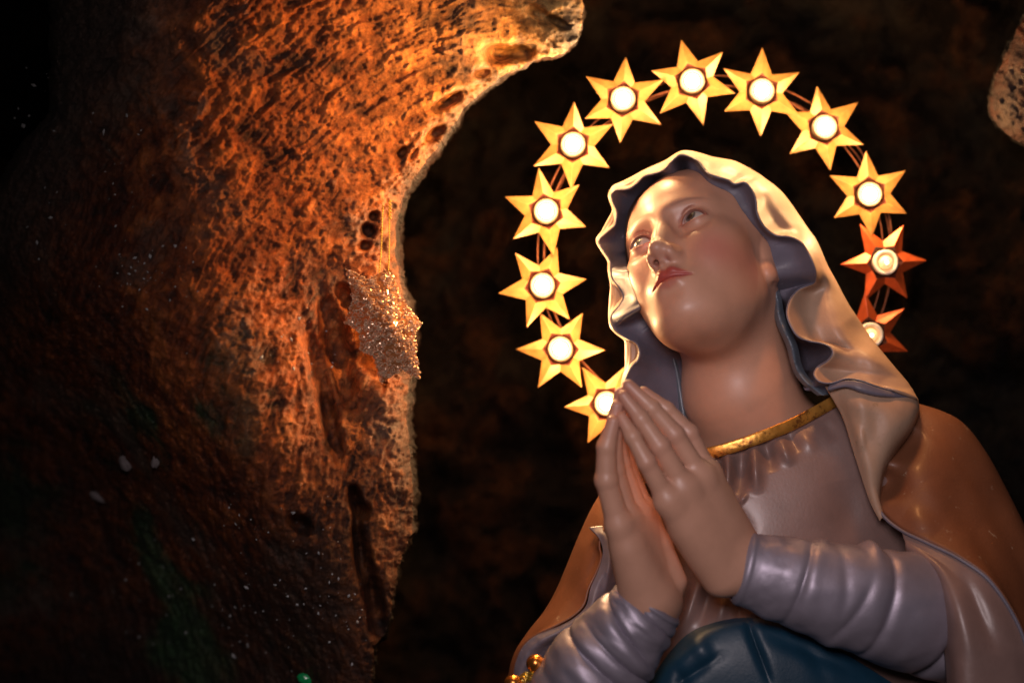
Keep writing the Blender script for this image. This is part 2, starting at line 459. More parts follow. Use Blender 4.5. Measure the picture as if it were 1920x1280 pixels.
def skin_colour(P):
    q = m2head(P); n = len(P)
    base = np.array([0.62, 0.325, 0.215]); c = np.tile(base, (n, 1))
    g = lambda cx, cy, sx, sy: np.exp(-((q[:, 0] - cx) / sx) ** 2 - ((q[:, 1] - cy) / sy) ** 2) * (q[:, 2] > 20)
    def mix(w, col):
        nonlocal c
        w = np.clip(w, 0, 1)[:, None]; c = c * (1 - w) + np.array(col) * w
    mix(0.62 * g(47, -44, 19, 20), (0.56, 0.16, 0.12)); mix(0.5 * g(-46, -42, 17, 18), (0.52, 0.17, 0.14))
    for sx, e in ((-1, EYE[0]), (1, EYE[1])):
        d = q - np.array(e); am = almond(d, sx); r = np.linalg.norm(d, axis=1)
        near = r < 20
        mix(0.85 * np.exp(-((am - 0.8) / 1.5) ** 2) * near * np.where(d[:, 1] > -1, 1, 0.45), (0.42, 0.10, 0.07))
        mix(0.9 * np.exp(-((am + 0.2) / 0.7) ** 2) * near * np.clip(d[:, 1] / 3, 0, 1), (0.05, 0.02, 0.015))
        mix(0.65 * np.exp(-((am - 4.2) / 0.9) ** 2) * near * (d[:, 1] > 0), (0.35, 0.10, 0.07))
        mix(0.32 * g(e[0], 3, 17, 8), (0.48, 0.22, 0.16))
        x = q[:, 0] * sx; bl = 15.5 + 5.5 * (1 - ((x - 32) / 22) ** 2)      # faint brow
        mix(0.55 * np.exp(-((q[:, 1] - bl) / 1.6) ** 2) * np.exp(-((x - 30) / 17) ** 4) * (q[:, 2] > 40), (0.27, 0.14, 0.10))
    # lips
    ax = np.abs(q[:, 0] - 1.2); t = np.clip(ax / 20.8, 0, 1)
    top = -69 + 11.0 * (1 - t ** 1.9) - 2.0 * np.exp(-(ax / 3.0) ** 2); bot = -69.6 - 9.6 * (1 - t ** 1.8)
    y = q[:, 1]
    lip = 1 / (1 + np.exp(-(np.minimum(top - y, y - bot)) / 0.8)) * (q[:, 2] > 70) * (ax < 22.0)
    low = np.clip((-70 - y) / 4.0, 0, 1)
    mix(0.9 * lip * (1 - 0.45 * low), (0.46, 0.06, 0.05))
    mix(0.55 * np.exp(-((y + 69.4) / 1.0) ** 2) * (ax < 22.0) * (q[:, 2] > 70), (0.24, 0.015, 0.015))
    for sx in (-1, 1):
        mix(0.7 * np.exp(-(np.linalg.norm(q - np.array([6.4 * sx, -48.5, 99]), axis=1) / 4.5) ** 4), (0.28, 0.07, 0.05))
    mix(0.3 * g(0, -48, 14, 7), (0.42, 0.19, 0.16))
    return c
P, F = sdf_mesh(body_sdf, (170, -460, -420), (830, 370, 190), 2.1)
keep = (P[F].mean(1)[:, 1] > -300)
body = mesh('body', P, F[keep], M_SKIN, statue, skin_colour(P))
def head_depth(px, py, w0=150.0):
    """march from the viewer onto the head; photo-space depth of the surface"""
    w = w0
    for _ in range(60):
        d = float(body_sdf(Cv(px, py, w).astype(np.float32)[None])[0])
        if d < 0.4: return w
        w -= max(d * 0.8, 0.4)
        if w < -380: break
    return -260.0

def uvsphere(c, r, nu=48, nv=32):
    th = np.linspace(0, math.pi, nv)[:, None]; ph = np.linspace(0, 2 * math.pi, nu + 1)[None]
    D = np.stack([np.sin(th) * np.cos(ph), np.sin(th) * np.sin(ph), np.cos(th) * np.ones_like(ph)], -1)
    return D.reshape(-1, 3) * r + np.asarray(c), grid_faces(nv, nu + 1), D.reshape(-1, 3)
for e, gz in zip(EYE, ((-.27, .30, 1), (-.12, .26, 1))):
    V, Fq, D = uvsphere((0, 0, 0), 1.0, 72, 72)
    g = np.array(gz, float); g /= np.linalg.norm(g)
    # pole along the gaze
    z = g; x = np.cross((0, 1, 0), z); x /= np.linalg.norm(x); y = np.cross(z, x)
    Dh = D[:, :1] * x + D[:, 1:2] * y + D[:, 2:3] * z
    ang = np.arccos(np.clip(Dh @ g, -1, 1)) * 13.2
    sc = np.array([0.50, 0.45, 0.42]); col = np.tile(sc, (len(D), 1))
    ir = np.array([0.075, 0.085, 0.095]); st = lambda a, b, v: np.clip((v - a) / (b - a), 0, 1)
    rad = 1 + 0.25 * np.sin(np.arctan2(D[:, 1], D[:, 0]) * 17)
    k = (1 - st(5.4, 6.0, ang))[:, None]; col = col * (1 - k) + (ir * rad[:, None]) * k
    k = (np.exp(-((ang - 5.6) / 0.5) ** 2))[:, None]; col = col * (1 - k) + np.array([0.05, 0.04, 0.035]) * k
    k = (1 - st(3.5, 4.0, ang))[:, None]; col = col * (1 - k) + 0.006 * k
    mesh('eye', head2m(Dh * 13.2 + np.array(e)), Fq, M_EYE, body, col)

# ---- hands ---------------------------------------------------------------
def hand_mesh(f, lo, hi, h=2.0):
    P, F = sdf_mesh(f, lo, hi, h)
    return P, F
def hand_colour(P, tips):
    c = np.tile(np.array([0.56, 0.305, 0.21]), (len(P), 1))
    for t, r in tips:
        w = 0.35 * np.exp(-(np.linalg.norm(P - t, axis=1) / r) ** 2)[:, None]
        c = c * (1 - w) + np.array([0.50, 0.22, 0.18]) * w
    return c
LF = [  # image-right hand: little, ring, middle, index   (MCP, PIP, DIP, tip)
    [(1252, 938, 262), (1212, 866, 286), (1186, 818, 284), (1165, 782, 276)],
    [(1283, 915, 250), (1237, 836, 270), (1202, 785, 268), (1169, 742, 262)],
    [(1312, 893, 228), (1265, 815, 246), (1222, 765, 248), (1178, 722, 246)],
    [(1326, 886, 200), (1292, 812, 214), (1250, 768, 218), (1207, 734, 222)]]
LR = [(19, 16.2, 14, 10), (21, 18, 15.2, 10.6), (21, 18, 15.2, 10.6), (19, 16.6, 14, 9.6)]
LFc = [[Cv(*q).astype(np.float32) for q in f] for f in LF]
WL = Cv(1402, 1066, 168)
def hand_left(p):
    d = None
    for pts, rs in zip(LFc, LR):
        e = chain(p, pts, rs, 6)
        e = smin(e, ell(p, pts[1], (rs[1] * 1.0,) * 3), 3)
        d = e if d is None else smin(d, e, 1.8)
    palm = None
    for i, (pts, rs, wx) in enumerate(zip(LFc, (25, 26, 26, 24), ((1352, 1082, 196), (1372, 1070, 186), (1388, 1050, 168), (1398, 1034, 146)))):
        e = cap(p, pts[0], Cv(*wx), rs, 34)
        palm = e if palm is None else smin(palm, e, 26)
    palm = smin(palm, cap(p, Cv(1290, 985, 222), Cv(1352, 1072, 190), 34, 32), 24)       # heel of the hand
    palm = smin(palm, cap(p, Cv(1385, 1060, 172), Cv(1520, 1100, 130), 46, 60), 26)
    for pts in LFc: palm = smin(palm, ell(p, pts[0] + np.array([3, -2, 3], np.float32), (17, 17, 13)), 22)
    return smin(d, palm, 11)
statP, statF = hand_mesh(hand_left, Cv(1120, 1190, 300) * [1, 1, 0] + [0, 0, 60], Cv(1560, 690, 0) * [1, 1, 0] + [0, 0, 330])
mesh('hand', statP, statF, M_SKIN, statue, hand_colour(statP, [(f[3], 26) for f in LFc] + [(f[1], 18) for f in LFc]))['label'] = 'nearer praying hand seen from its back'
RF = [  # image-left hand
    [(1160, 985, 250), (1137, 900, 268), (1137, 838, 276), (1150, 790, 280)],
    [(1177, 975, 226), (1150, 880, 244), (1148, 815, 256), (1156, 762, 262)],
    [(1195, 965, 200), (1160, 868, 220), (1156, 800, 236), (1164, 738, 246)],
    [(1208, 960, 172), (1172, 868, 190), (1176, 805, 206), (1186, 745, 218)]]
RR = [(22, 20, 17, 12), (22, 20, 17, 12), (22, 20, 17, 12), (20, 18, 15, 11)]
RFc = [[Cv(*q).astype(np.float32) for q in f] for f in RF]
TH = [Cv(*q).astype(np.float32) for q in ((1262, 1090, 165), (1240, 1020, 170), (1219, 965, 172))]
def hand_right(p):
    d = None
    for pts, rs in zip(RFc, RR):
        e = chain(p, pts, rs, 6)
        e = smin(e, ell(p, pts[1], (rs[1] * 1.06,) * 3), 3)
        d = e if d is None else smin(d, e, 1.8)
    palm = None
    for pts, rs, wx in zip(RFc, (25, 25, 25, 24), ((1204, 1122, 200), (1215, 1125, 186), (1226, 1125, 170), (1238, 1122, 150))):
        e = cap(p, pts[0], Cv(*wx), rs, 38)
        palm = e if palm is None else smin(palm, e, 26)
    palm = smin(palm, cap(p, Cv(1180, 1030, 236), Cv(1214, 1120, 204), 26, 36), 20)
    palm = smin(palm, cap(p, Cv(1222, 1130, 180), Cv(1140, 1260, 130), 46, 60), 30)
    d = smin(d, palm, 11)
    return smin(d, chain(p, TH, (26, 19, 12), 8), 10)
statP, statF = hand_mesh(hand_right, Cv(1080, 1290, 0) * [1, 1, 0] + [0, 0, 40], Cv(1310, 700, 0) * [1, 1, 0] + [0, 0, 330])
mesh('hand', statP, statF, M_SKIN, statue, hand_colour(statP, [(f[3], 26) for f in RFc]))['label'] = 'farther praying hand seen edge-on'

# ---- veil ----------------------------------------------------------------
# stations: A inner (x,y), B rim (x,y,w), D silhouette (x,y,w)
ST = [
 ((1335, 900), (1182, 900, -20), (1160, 900, -60)),
 ((1325, 850), (1180, 850, -25), (1150, 850, -60)),
 ((1315, 800), (1172, 780, -30), (1160, 775, -70)),
 ((1308, 770), (1171, 722, -35), (1168, 715, -80)),
 ((1300, 735), (1184, 689, -40), (1174, 690, -80)),
 ((1296, 700), (1197, 675, -42), (1174, 668, -85)),
 ((1290, 680), (1200, 658, -45), (1174, 650, -85)),
 ((1280, 660), (1193, 643, -50), (1173, 638, -90)),
 ((1265, 655), (1176, 634, -48), (1168, 632, -95)),
 ((1250, 640), (1157, 622, -42), (1155, 622, -95)),
 ((1240, 620), (1148, 610, -44), (1146, 609, -95)),
 ((1232, 600), (1146, 592, -55), (1144, 591, -100)),
 ((1228, 585), (1162, 572, -75), (1144, 575, -105)),
 ((1222, 565), (1169, 555, -90), (1145, 556, -110)),
 ((1215, 545), (1160, 537, -90), (1147, 537, -115)),
 ((1210, 525), (1149, 524, -85), (1146, 524, -120)),
 ((1206, 505), (1145, 508, -85), (1143, 508, -120)),
 ((1204, 488), (1144, 489, -90), (1142, 489, -125)),
 ((1202, 470), (1132, 470, -82), (1130, 470, -120)),
 ((1202, 452), (1123, 452, -78), (1121, 451, -120)),
 ((1204, 440), (1138, 436, -92), (1131, 434, -125)),
 ((1206, 425), (1152, 424, -108), (1142, 413, -135)),
 ((1208, 412), (1156, 408, -112), (1149, 401, -140)),
 ((1210, 402), (1156, 395, -108), (1151, 392, -140)),
 ((1212, 390), (1149, 378, -96), (1146, 378, -135)),
 ((1216, 378), (1147, 366, -92), (1144, 366, -135)),
 ((1220, 370), (1155, 357, -98), (1152, 351, -140)),
 ((1226, 362), (1172, 356, -112), (1168, 343, -150)),
 ((1232, 356), (1183, 353, -116), (1184, 335, -152)),
 ((1240, 350), (1194, 344, -114), (1199, 327, -155)),
 ((1250, 345), (1208, 331, -108), (1213, 320, -155)),
 ((1262, 342), (1226, 326, -108), (1233, 311, -158)),
 ((1272, 340), (1244, 319, -104), (1250, 303, -158)),
 ((1280, 340), (1260, 303, -92), (1264, 294, -150)),
 ((1288, 341), (1276, 291, -82), (1279, 286.5, -145)),
 ((1296, 341), (1294, 295, -84), (1297, 286.5, -150)),
 ((1304, 343), (1310, 303, -90), (1316, 291, -156)),
 ((1311, 348), (1322, 319, -98), (1338, 297, -165)),
 ((1320, 355), (1335, 329, -102), (1356, 300, -170)),
 ((1330, 362), (1353, 335, -100), (1376, 304, -172)),
 ((1338, 370), (1366, 339, -94), (1394, 312, -174)),
 ((1346, 380), (1377, 346, -92), (1410, 321, -176)),
 ((1354, 392), (1396, 343, -76), (1426, 331, -176)),
 ((1362, 402), (1408, 355, -66), (1438, 340, -176)),
 ((1368, 415), (1416, 373, -62), (1452, 350, -176)),
 ((1376, 428), (1418, 396, -68), (1466, 363, -175)),
 ((1384, 440), (1424, 413, -74), (1478, 378, -172)),
 ((1392, 455), (1436, 430, -76), (1490, 395, -170)),
 ((1400, 468), (1455, 442, -66), (1503, 414, -168)),
 ((1408, 482), (1482, 445, -50), (1516, 433, -164)),
 ((1414, 495), (1504, 457, -36), (1528, 450, -160)),
 ((1420, 508), (1517, 478, -26), (1539, 473, -156)),
 ((1424, 522), (1526, 500, -20), (1549, 497, -150)),
 ((1430, 536), (1529, 515, -20), (1559, 515, -146)),
 ((1436, 548), (1527, 529, -24), (1569, 533, -142)),
 ((1440, 560), (1512, 536, -34), (1579, 552, -136)),
 ((1444, 574), (1495, 544, -34), (1590, 572, -128)),
 ((1448, 590), (1481, 562, -20), (1601, 589, -120)),
 ((1452, 606), (1475, 585, -6), (1612, 606, -112)),
 ((1458, 622), (1480, 606, 4), (1623, 623, -104)),
 ((1464, 640), (1495, 630, 6), (1634, 638, -97)),
 ((1470, 655), (1516, 639, 0), (1645, 652, -90)),
 ((1474, 668), (1538, 643, 4), (1656, 665, -84)),
 ((1478, 680), (1555, 650, 14), (1666, 677, -78)),
 ((1482, 692), (1561, 662, 20), (1676, 689, -72)),
 ((1488, 704), (1551, 676, 16), (1685, 700, -66)),
 ((1494, 716), (1533, 688, 8), (1693, 710, -60)),
 ((1500, 724), (1526, 702, 20), (1700, 719, -55)),
 ((1510, 732), (1536, 715, 30), (1706, 728, -50)),
 ((1530, 738), (1558, 718, 30), (1710, 733, -46)),
 ((1560, 740), (1586, 710, 34), (1713, 738, -42)),
 ((1590, 742), (1612, 713, 44), (1715, 741, -38)),
 ((1615, 748), (1640, 723, 40), (1716, 743, -34)),
 ((1640, 754), (1666, 731, 24), (1717, 745, -30)),
 ((1675, 756), (1698, 738, -6), (1718, 747, -28)),
]
cen = np.array([1370, 560])
rA, rA2, rB, rC, rC2, rD, rE, rF = [], [], [], [], [], [], [], []
INNER = resample(np.array([(1262, 672), (1240, 648), (1218, 616), (1198, 582), (1184, 548), (1174, 520), (1168, 480), (1167, 436), (1171, 404), (1180, 382), (1196, 360), (1220, 339), (1243, 326), (1266, 318), (1287, 312),
 (1311, 319), (1324, 333), (1347, 346), (1367, 355), (1380, 366), (1392, 386), (1410, 410), (1424, 430), (1438, 444), (1449, 464), (1450, 473), (1457, 500), (1461, 531), (1469, 569), (1480, 619), (1493, 659), (1511, 701), (1525, 722)], float), 400)
last = 0
for i, (a, b, d) in enumerate(ST):
    b = np.array(b, float); d = np.array(d, float); a = np.array(a, float)
    if 7 <= i <= 67:
        dd = np.linalg.norm(INNER - b[:2], axis=1); dd[:last] = 1e9; dd[last + 22:] = 1e9 if i > 7 else dd[last + 22:]
        k = int(np.argmin(dd)); last = k; a = INNER[k].copy()
    if i < 7: wa = -150.0
    else:
        inw = np.array([1300.0, 470.0]) - a; inw /= np.linalg.norm(inw)
        a = a + inw * 5
        hd = max(head_depth(*a), -170)
        wa = hd + 1 if i > 9 else min(hd - 14, b[2] - 30)
        tt = min(max((i - 50) / 9.0, 0), 1); wa = wa * (1 - tt) + min(wa, b[2] - 50) * tt
        if 24 < i < 56: b[2] = max(b[2], wa + 0.3 * np.linalg.norm(a - b[:2]) + 8)
        b[2] += 26 * math.exp(-((i - 36) / 6.0) ** 2) + 34 * math.exp(-((i - 48) / 4.0) ** 2)
    if i > 67: wa = b[2] - 60
    wa = max(wa, -175)
    rA.append((a[0], a[1], wa))
    m = a * 0.42 + b[:2] * 0.58
    rA2.append((m[0], m[1], wa * 0.5 + b[2] * 0.5 + (2 if 9 < i < 34 else -10)))
    rB.append(b)
    L = np.linalg.norm(d[:2] - b[:2])
    c1 = b * 0.72 + d * 0.28; c1[2] = b[2] * 0.72 + d[2] * 0.28 - min(10, 0.1 * L)
    c2 = b * 0.32 + d * 0.68; c2[2] = b[2] * 0.42 + d[2] * 0.58 + min(26, 0.25 * L)
    rC.append(c1); rC2.append(c2); rD.append(d)
    e = d.copy(); e[:2] += (cen - e[:2]) * 0.10; e[2] -= 90; rE.append(e)
    g = d.copy(); g[:2] += (cen - g[:2]) * 0.55; g[2] = -330; rF.append(g)
nS = len(ST) * 7
Gout = loft([rB, rC, rC2, rD, rE, rF], nS, 9, match=True)
for a, b, w_, am in [((1500, 640), (1570, 700), 16, 0), ((1588, 600), (1640, 660), 15, -26), ((1560, 560), (1600, 690), 13, 10),
                     ((1350, 322), (1385, 338), 8, -7), ((1585, 660), (1600, 700), 12, 8), ((1450, 360), (1540, 500), 14, 5)]:
    msk = Gout[..., 2].copy(); seg_bump(Gout, a, b, w_, am)
    deep = np.clip((-190 - msk) / 60, 0, 1); Gout[..., 2] = Gout[..., 2] * (1 - deep) + msk * deep
veil = sheet('veil', Gout, M_VEIL, statue)
solid(veil, 2.2, 1.0)
Gin = loft([rA, rA2, [np.array(b) - [0, 0, 1.5] for b in rB]], nS, 9, match=True)
lin = sheet('veil_lining', Gin, M_LINING, veil)
# rolled rim along the veil's edge
rb = catmull(np.array(rB), np.linspace(0, len(rB) - 1, nS))
V, Fc = tube(Cn(rb + [0, 0, 0.5]), 1.6, 8)
mesh('veil_rim', V, Fc, M_LINING, veil)

# slate strip of hair cloth between neck and lining
strip = [[(1436, 520, -80), (1447, 560, -70), (1456, 600, -56), (1468, 640, -42), (1482, 680, -30), (1502, 716, -22), (1530, 742, -20)],
         [(1444, 520, -66), (1455, 560, -52), (1466, 600, -36), (1479, 640, -20), (1492, 680, -8), (1512, 714, -6), (1540, 740, -10)],
         [(1452, 522, -80), (1464, 560, -70), (1478, 600, -56), (1491, 640, -42), (1504, 680, -30), (1524, 712, -26), (1552, 738, -26)]]
G = loft(strip, 90, 8)
for k in range(9):
    t = 0.08 + k * 0.1; p = G[8, int(t * 89)]
    seg_bump(G, (p[0] - 9, p[1] + 6), (p[0] + 9, p[1] - 2), 4, 4 * (-1) ** k)
G[..., :2] += 3 * np.sin(np.linspace(0, 14, 90))[None, :, None] * np.array([1, 0.2])
sheet('inner_veil', G, M_INNER, statue, thick=3)
strip2 = [[(1240, 640, -150), (1256, 680, -150), (1262, 730, -150), (1270, 780, -140), (1280, 840, -130)],
          [(1256, 650, -130), (1268, 690, -128), (1276, 735, -126), (1284, 785, -118), (1292, 840, -110)],
          [(1268, 660, -160), (1282, 690, -160), (1292, 735, -160), (1298, 785, -155), (1305, 840, -150)]]
sheet('inner_veil', loft(strip2, 60, 8), M_INNER, statue, thick=3)

# lower layer of the veil that falls over the shoulder
fall = [[(1548, 725, -6), (1590, 716, 14), (1640, 730, 22), (1690, 742, 4), (1717, 748, -40), (1712, 760, -120)],
        [(1566, 752, 4), (1598, 748, 34), (1645, 760, 46), (1692, 768, 24), (1718, 768, -24), (1716, 775, -110)],
        [(1583, 785, 14), (1616, 782, 42), (1655, 795, 52), (1686, 800, 36), (1706, 800, -6), (1708, 805, -90)],
        [(1599, 835, 26), (1622, 830, 48), (1646, 832, 54), (1664, 838, 42), (1676, 842, 4), (1680, 845, -60)],
        [(1616, 888, 34), (1628, 880, 48), (1640, 878, 50), (1650, 882, 38), (1654, 886, 8), (1656, 890, -40)],
        [(1634, 940, 40), (1638, 935, 46), (1642, 932, 46), (1645, 932, 36), (1647, 934, 10), (1648, 938, -30)],
        [(1652, 975, 44), (1653, 972, 46), (1654, 970, 46), (1655, 970, 36), (1656, 972, 12), (1656, 975, -20)]]
G = loft(fall, 70, 10)
for a, b, w_, am in [((1606, 730), (1626, 830), 12, 10), ((1585, 735), (1640, 925), 7, 6), ((1640, 735), (1690, 760), 9, -8), ((1640, 760), (1650, 900), 14, -8), ((1612, 800), (1618, 850), 4, 6)]:
    seg_bump(G, a, b, w_, am)
fallo = sheet('veil_fall', G, M_VEIL, statue, thick=4)
hem = [[(1556, 722, 22), (1586, 714, 36), (1612, 716, 46), (1640, 726, 42), (1666, 734, 26), (1700, 741, -4), (1716, 745, -26)],
       [(1552, 730, 26), (1586, 724, 40), (1612, 731, 50), (1640, 738, 46), (1666, 741, 32), (1700, 745, 0), (1716, 747, -26)],
       [(1556, 734, 4), (1586, 722, 20), (1612, 736, 30), (1640, 742, 30), (1666, 744, 20), (1700, 747, -10), (1716, 748, -34)]]
sheet('veil_hem', loft(hem, 70, 6), M_LINING, statue, thick=2)

# ---- gown ----------------------------------------------------------------
bod = [[(1150, 905, -100), (1220, 880, -70), (1300, 852, -34), (1370, 834, -14), (1440, 810, -16), (1510, 780, -38), (1580, 745, -64), (1660, 700, -120)],
       [(1140, 960, -90), (1220, 930, -40), (1300, 900, -4), (1380, 885, 18), (1450, 865, 16), (1530, 840, 4), (1600, 820, -14), (1680, 800, -60)],
       [(1140, 1030, -70), (1220, 1010, -10), (1310, 990, 26), (1400, 980, 44), (1480, 965, 42), (1560, 945, 26), (1640, 930, -6), (1720, 910, -60)],
       [(1140, 1110, -60), (1220, 1110, 10), (1310, 1110, 50), (1400, 1100, 62), (1490, 1080, 56), (1580, 1060, 30), (1680, 1040, -20), (1780, 1020, -80)],
       [(1140, 1200, -40), (1220, 1200, 30), (1310, 1200, 70), (1400, 1200, 80), (1490, 1190, 70), (1580, 1170, 40), (1700, 1150, -10), (1800, 1130, -60)],
       [(1140, 1420, -40), (1220, 1420, 40), (1310, 1420, 80), (1400, 1420, 90), (1490, 1420, 80), (1580, 1420, 50), (1700, 1420, 0), (1800, 1420, -40)]]
G = loft(bod, 260, 40)
for a, b, w_, am in [((1392, 840), (1387, 934), 10, -30), ((1362, 838), (1366, 935), 7, 16), ((1412, 835), (1420, 930), 8, 18),
                     ((1343, 850), (1352, 905), 8, -22), ((1322, 855), (1340, 900), 6, 8), ((1432, 825), (1450, 886), 8, -22),
                     ((1460, 820), (1486, 876), 8, 13), ((1475, 812), (1500, 850), 6, -8), ((1500, 805), (1530, 850), 8, 6),
                     ((1388, 930), (1400, 938), 8, 6), ((1300, 870), (1310, 900), 6, -9), ((1545, 790), (1570, 830), 9, -6),
                     ((1350, 960), (1420, 1010), 16, -6), ((1580, 900), (1600, 1020), 22, -12),
                     ((1312, 1080), (1272, 1200), 9, 13), ((1290, 1100), (1262, 1180), 6, -9), ((1335, 1095), (1310, 1180), 8, -12),
                     ((1360, 1110), (1345, 1180), 9, 10), ((1385, 1120), (1388, 1180), 7, -11), ((1410, 1130), (1425, 1175), 7, 9), ((1440, 1130), (1465, 1180), 7, -8)]:
    seg_bump(G, a, b, w_, am)
gown = sheet('gown', G, M_GOWN, statue)
band0 = [(1215, 886, -56), (1300, 858, -14), (1360, 842, 4), (1420, 822, 6), (1480, 798, -8), (1530, 772, -28), (1580, 744, -50)]
bn = catmull(np.array(band0, float), np.linspace(0, 6, 160))
rows = []
for dy, dw in ((-11.5, -14), (-12, -1), (-10, 2.6), (0, 3.8), (8.5, 3), (11, 0), (11, -14)):
    r = bn.copy(); r[:, 0] += dy * 0.28; r[:, 1] += dy * 0.95; r[:, 2] += dw; rows.append(r)
G = loft(rows, 160, 4)
G[..., 2] += 0.6 * vnoise(G * 0.05, 3) + 0.25 * vnoise(G * 0.2, 4)
sheet('neckline_band', G, M_GILT, statue)

# ---- sleeves --------------------------------------------------------------
def sleeve(axis, radii, folds, nu=150, nv=72, squash=0.85):
    A = catmull(np.array([Cv(*a) for a in axis]), np.linspace(0, len(axis) - 1, nu))
    r = catmull(np.array(radii, float)[:, None], np.linspace(0, len(radii) - 1, nu))[:, 0]
    T = np.gradient(A, axis=0); T /= np.linalg.norm(T, axis=1)[:, None]
    zz = np.array([0, 0, 1.0])
    N = zz - T * (T @ zz)[:, None]; N /= np.linalg.norm(N, axis=1)[:, None]
    Bn = np.cross(N, T)
    th = np.linspace(0, 2 * math.pi, nv + 1)[:-1]
    u = np.linspace(0, 1, nu)[:, None]
    R = r[:, None] * np.ones_like(th)[None]
    for (u0, sl, wd_, am, th0, tw) in folds:
        ang = (th[None] - th0 + math.pi) % (2 * math.pi) - math.pi
        R = R + am * np.exp(-((u - u0 - sl * ang) / wd_) ** 2) * np.exp(-(ang / tw) ** 2)
    tt_ = np.stack([u * 9 + 0 * th[None], 1.6 * np.cos(th)[None] + 0 * u, 1.6 * np.sin(th)[None] + 0 * u], -1)
    R = R + 6.5 * fbm(tt_, 3, 40) * np.clip(u * 6, 0, 1)
    edge = np.exp(-(u / 0.02) ** 2); R = R * (1 - 0.05 * edge)
    V = A[:, None] + R[..., None] * (squash * np.cos(th)[None, :, None] * N[:, None] + np.sin(th)[None, :, None] * Bn[:, None])
    return V.reshape(-1, 3), wrap_faces(nu, nv)
fd = [(0.03, 0.0, .02, 3, 0, 2.5), (0.28, .008, .012, -7, 0.0, 1.1), (0.305, .0, .02, 3, 0.3, 1.1), (0.385, -.02, .013, -3, 0.4, 0.8), (0.43, .03, .012, -5, -0.3, .7),
      (0.475, .0, .025, 5, 0.5, 1.0), (0.515, -.0, .012, -9, 0.2, 1.5), (0.60, .0, .05, 3, -.2, 1.5), (0.70, .01, .014, -15, 0.1, 2.2), (0.75, .02, .03, 6, 0.3, 1.6), (0.86, .02, .03, -9, 0, 1.6),
      (0.33, .0, .02, 6, 1.57, .5), (0.47, .0, .015, 12, 1.57, .5), (0.62, .0, .03, 5, 1.57, .5), (0.20, .0, .05, 5, -1.4, .8), (0.42, .03, .03, 6, -1.2, .6)]
V, Fc = sleeve([(1386, 1063, 172), (1450, 1080, 168), (1560, 1110, 152), (1680, 1142, 104), (1800, 1172, 24), (1900, 1200, -70)], [60, 70, 88, 102, 108, 110], fd)
sl = mesh('sleeve', V, Fc, M_SLEEVE, statue); solid(sl, 4, -1); sl['label'] = 'wide creased sleeve of the nearer arm'
fd = [(0.03, 0, .02, 3, 0, 2.5), (0.16, .05, .02, -6, 0.3, 1.4), (0.22, .05, .04, 4, 0, 1.6), (0.34, .07, .022, -10, -0.2, 1.6), (0.42, .05, .05, 5, 0.3, 1.2), (0.5, .03, .018, -7, 0.4, 1.2), (0.60, .03, .025, -10, -.3, 1.6), (0.7, .03, .04, 6, 0.3, 1.6), (0.80, .02, .03, -8, 0, 1.6)]
V, Fc = sleeve([(1222, 1124, 188), (1196, 1158, 184), (1150, 1215, 174), (1105, 1280, 160), (1060, 1370, 130)], [58, 68, 84, 92, 98], fd)
sl = mesh('sleeve', V, Fc, M_SLEEVE, statue); solid(sl, 4, -1); sl['label'] = 'creased sleeve of the farther arm'
# gathered blue sash under the hands
sash = [[(1150, 1390, 60), (1215, 1290, 90), (1260, 1222, 100), (1310, 1180, 105), (1400, 1160, 108), (1480, 1178, 106), (1580, 1225, 96), (1700, 1300, 70)],
        [(1150, 1400, 90), (1225, 1300, 120), (1280, 1235, 132), (1330, 1196, 136), (1400, 1182, 138), (1470, 1198, 136), (1560, 1240, 126), (1690, 1320, 90)],
        [(1160, 1420, 100), (1240, 1340, 140), (1300, 1280, 150), (1350, 1260, 154), (1410, 1255, 156), (1470, 1262, 154), (1550, 1290, 142), (1680, 1370, 100)],
        [(1160, 1480, 100), (1240, 1440, 140), (1300, 1420, 150), (1350, 1410, 154), (1410, 1400, 156), (1470, 1410, 154), (1550, 1430, 142), (1680, 1470, 100)]]
G = loft(sash, 160, 16)
for a, b, w_, am in [((1395, 1150), (1452, 1300), 6, -16), ((1245, 1265), (1345, 1185), 12, 9), ((1440, 1190), (1660, 1285), 10, -9), ((1260, 1290), (1370, 1215), 7, -8), ((1300, 1190), (1340, 1260), 10, 6), ((1270, 1250), (1290, 1300), 8, -6), ((1500, 1200), (1560, 1290), 10, -5)]:
    seg_bump(G, a, b, w_, am)
sheet('sash', G, M_SASH, statue, thick=4)

# ---- mantle ----------------------------------------------------------------
man = [[(1670, 800, -260), (1760, 840, -270), (1830, 900, -270), (1880, 980, -270), (1930, 1080, -260), (1990, 1230, -250)],
       [(1690, 752, -110), (1760, 772, -115), (1805, 797, -115), (1845, 848, -105), (1882, 915, -90), (1922, 995, -70), (1985, 1130, -40)],
       [(1668, 800, -30), (1730, 815, -30), (1775, 845, -25), (1815, 900, -15), (1850, 962, 0), (1890, 1030, 20), (1950, 1160, 45)],
       [(1650, 860, 0), (1698, 872, 16), (1742, 905, 34), (1782, 955, 46), (1822, 1010, 76), (1866, 1075, 104), (1930, 1190, 124)],
       [(1636, 905, -10), (1652, 955, 30), (1690, 992, 72), (1740, 1016, 108), (1800, 1046, 140), (1860, 1092, 160), (1916, 1185, 172), (1940, 1300, 176)]]
G = loft(man, 150, 14)
for a, b, w_, am in [((1712, 800), (1664, 870), 24, -46), ((1668, 870), (1662, 945), 20, -44), ((1780, 930), (1900, 1110), 18, -9), ((1740, 900), (1800, 1000), 22, 8), ((1850, 900), (1920, 1060), 20, -6), ((1700, 960), (1760, 1000), 14, 9)]:
    seg_bump(G, a, b, w_, am)
mn = sheet('mantle', G, M_MANTLE, statue, thick=4); mn['label'] = 'cloak over the nearer shoulder'
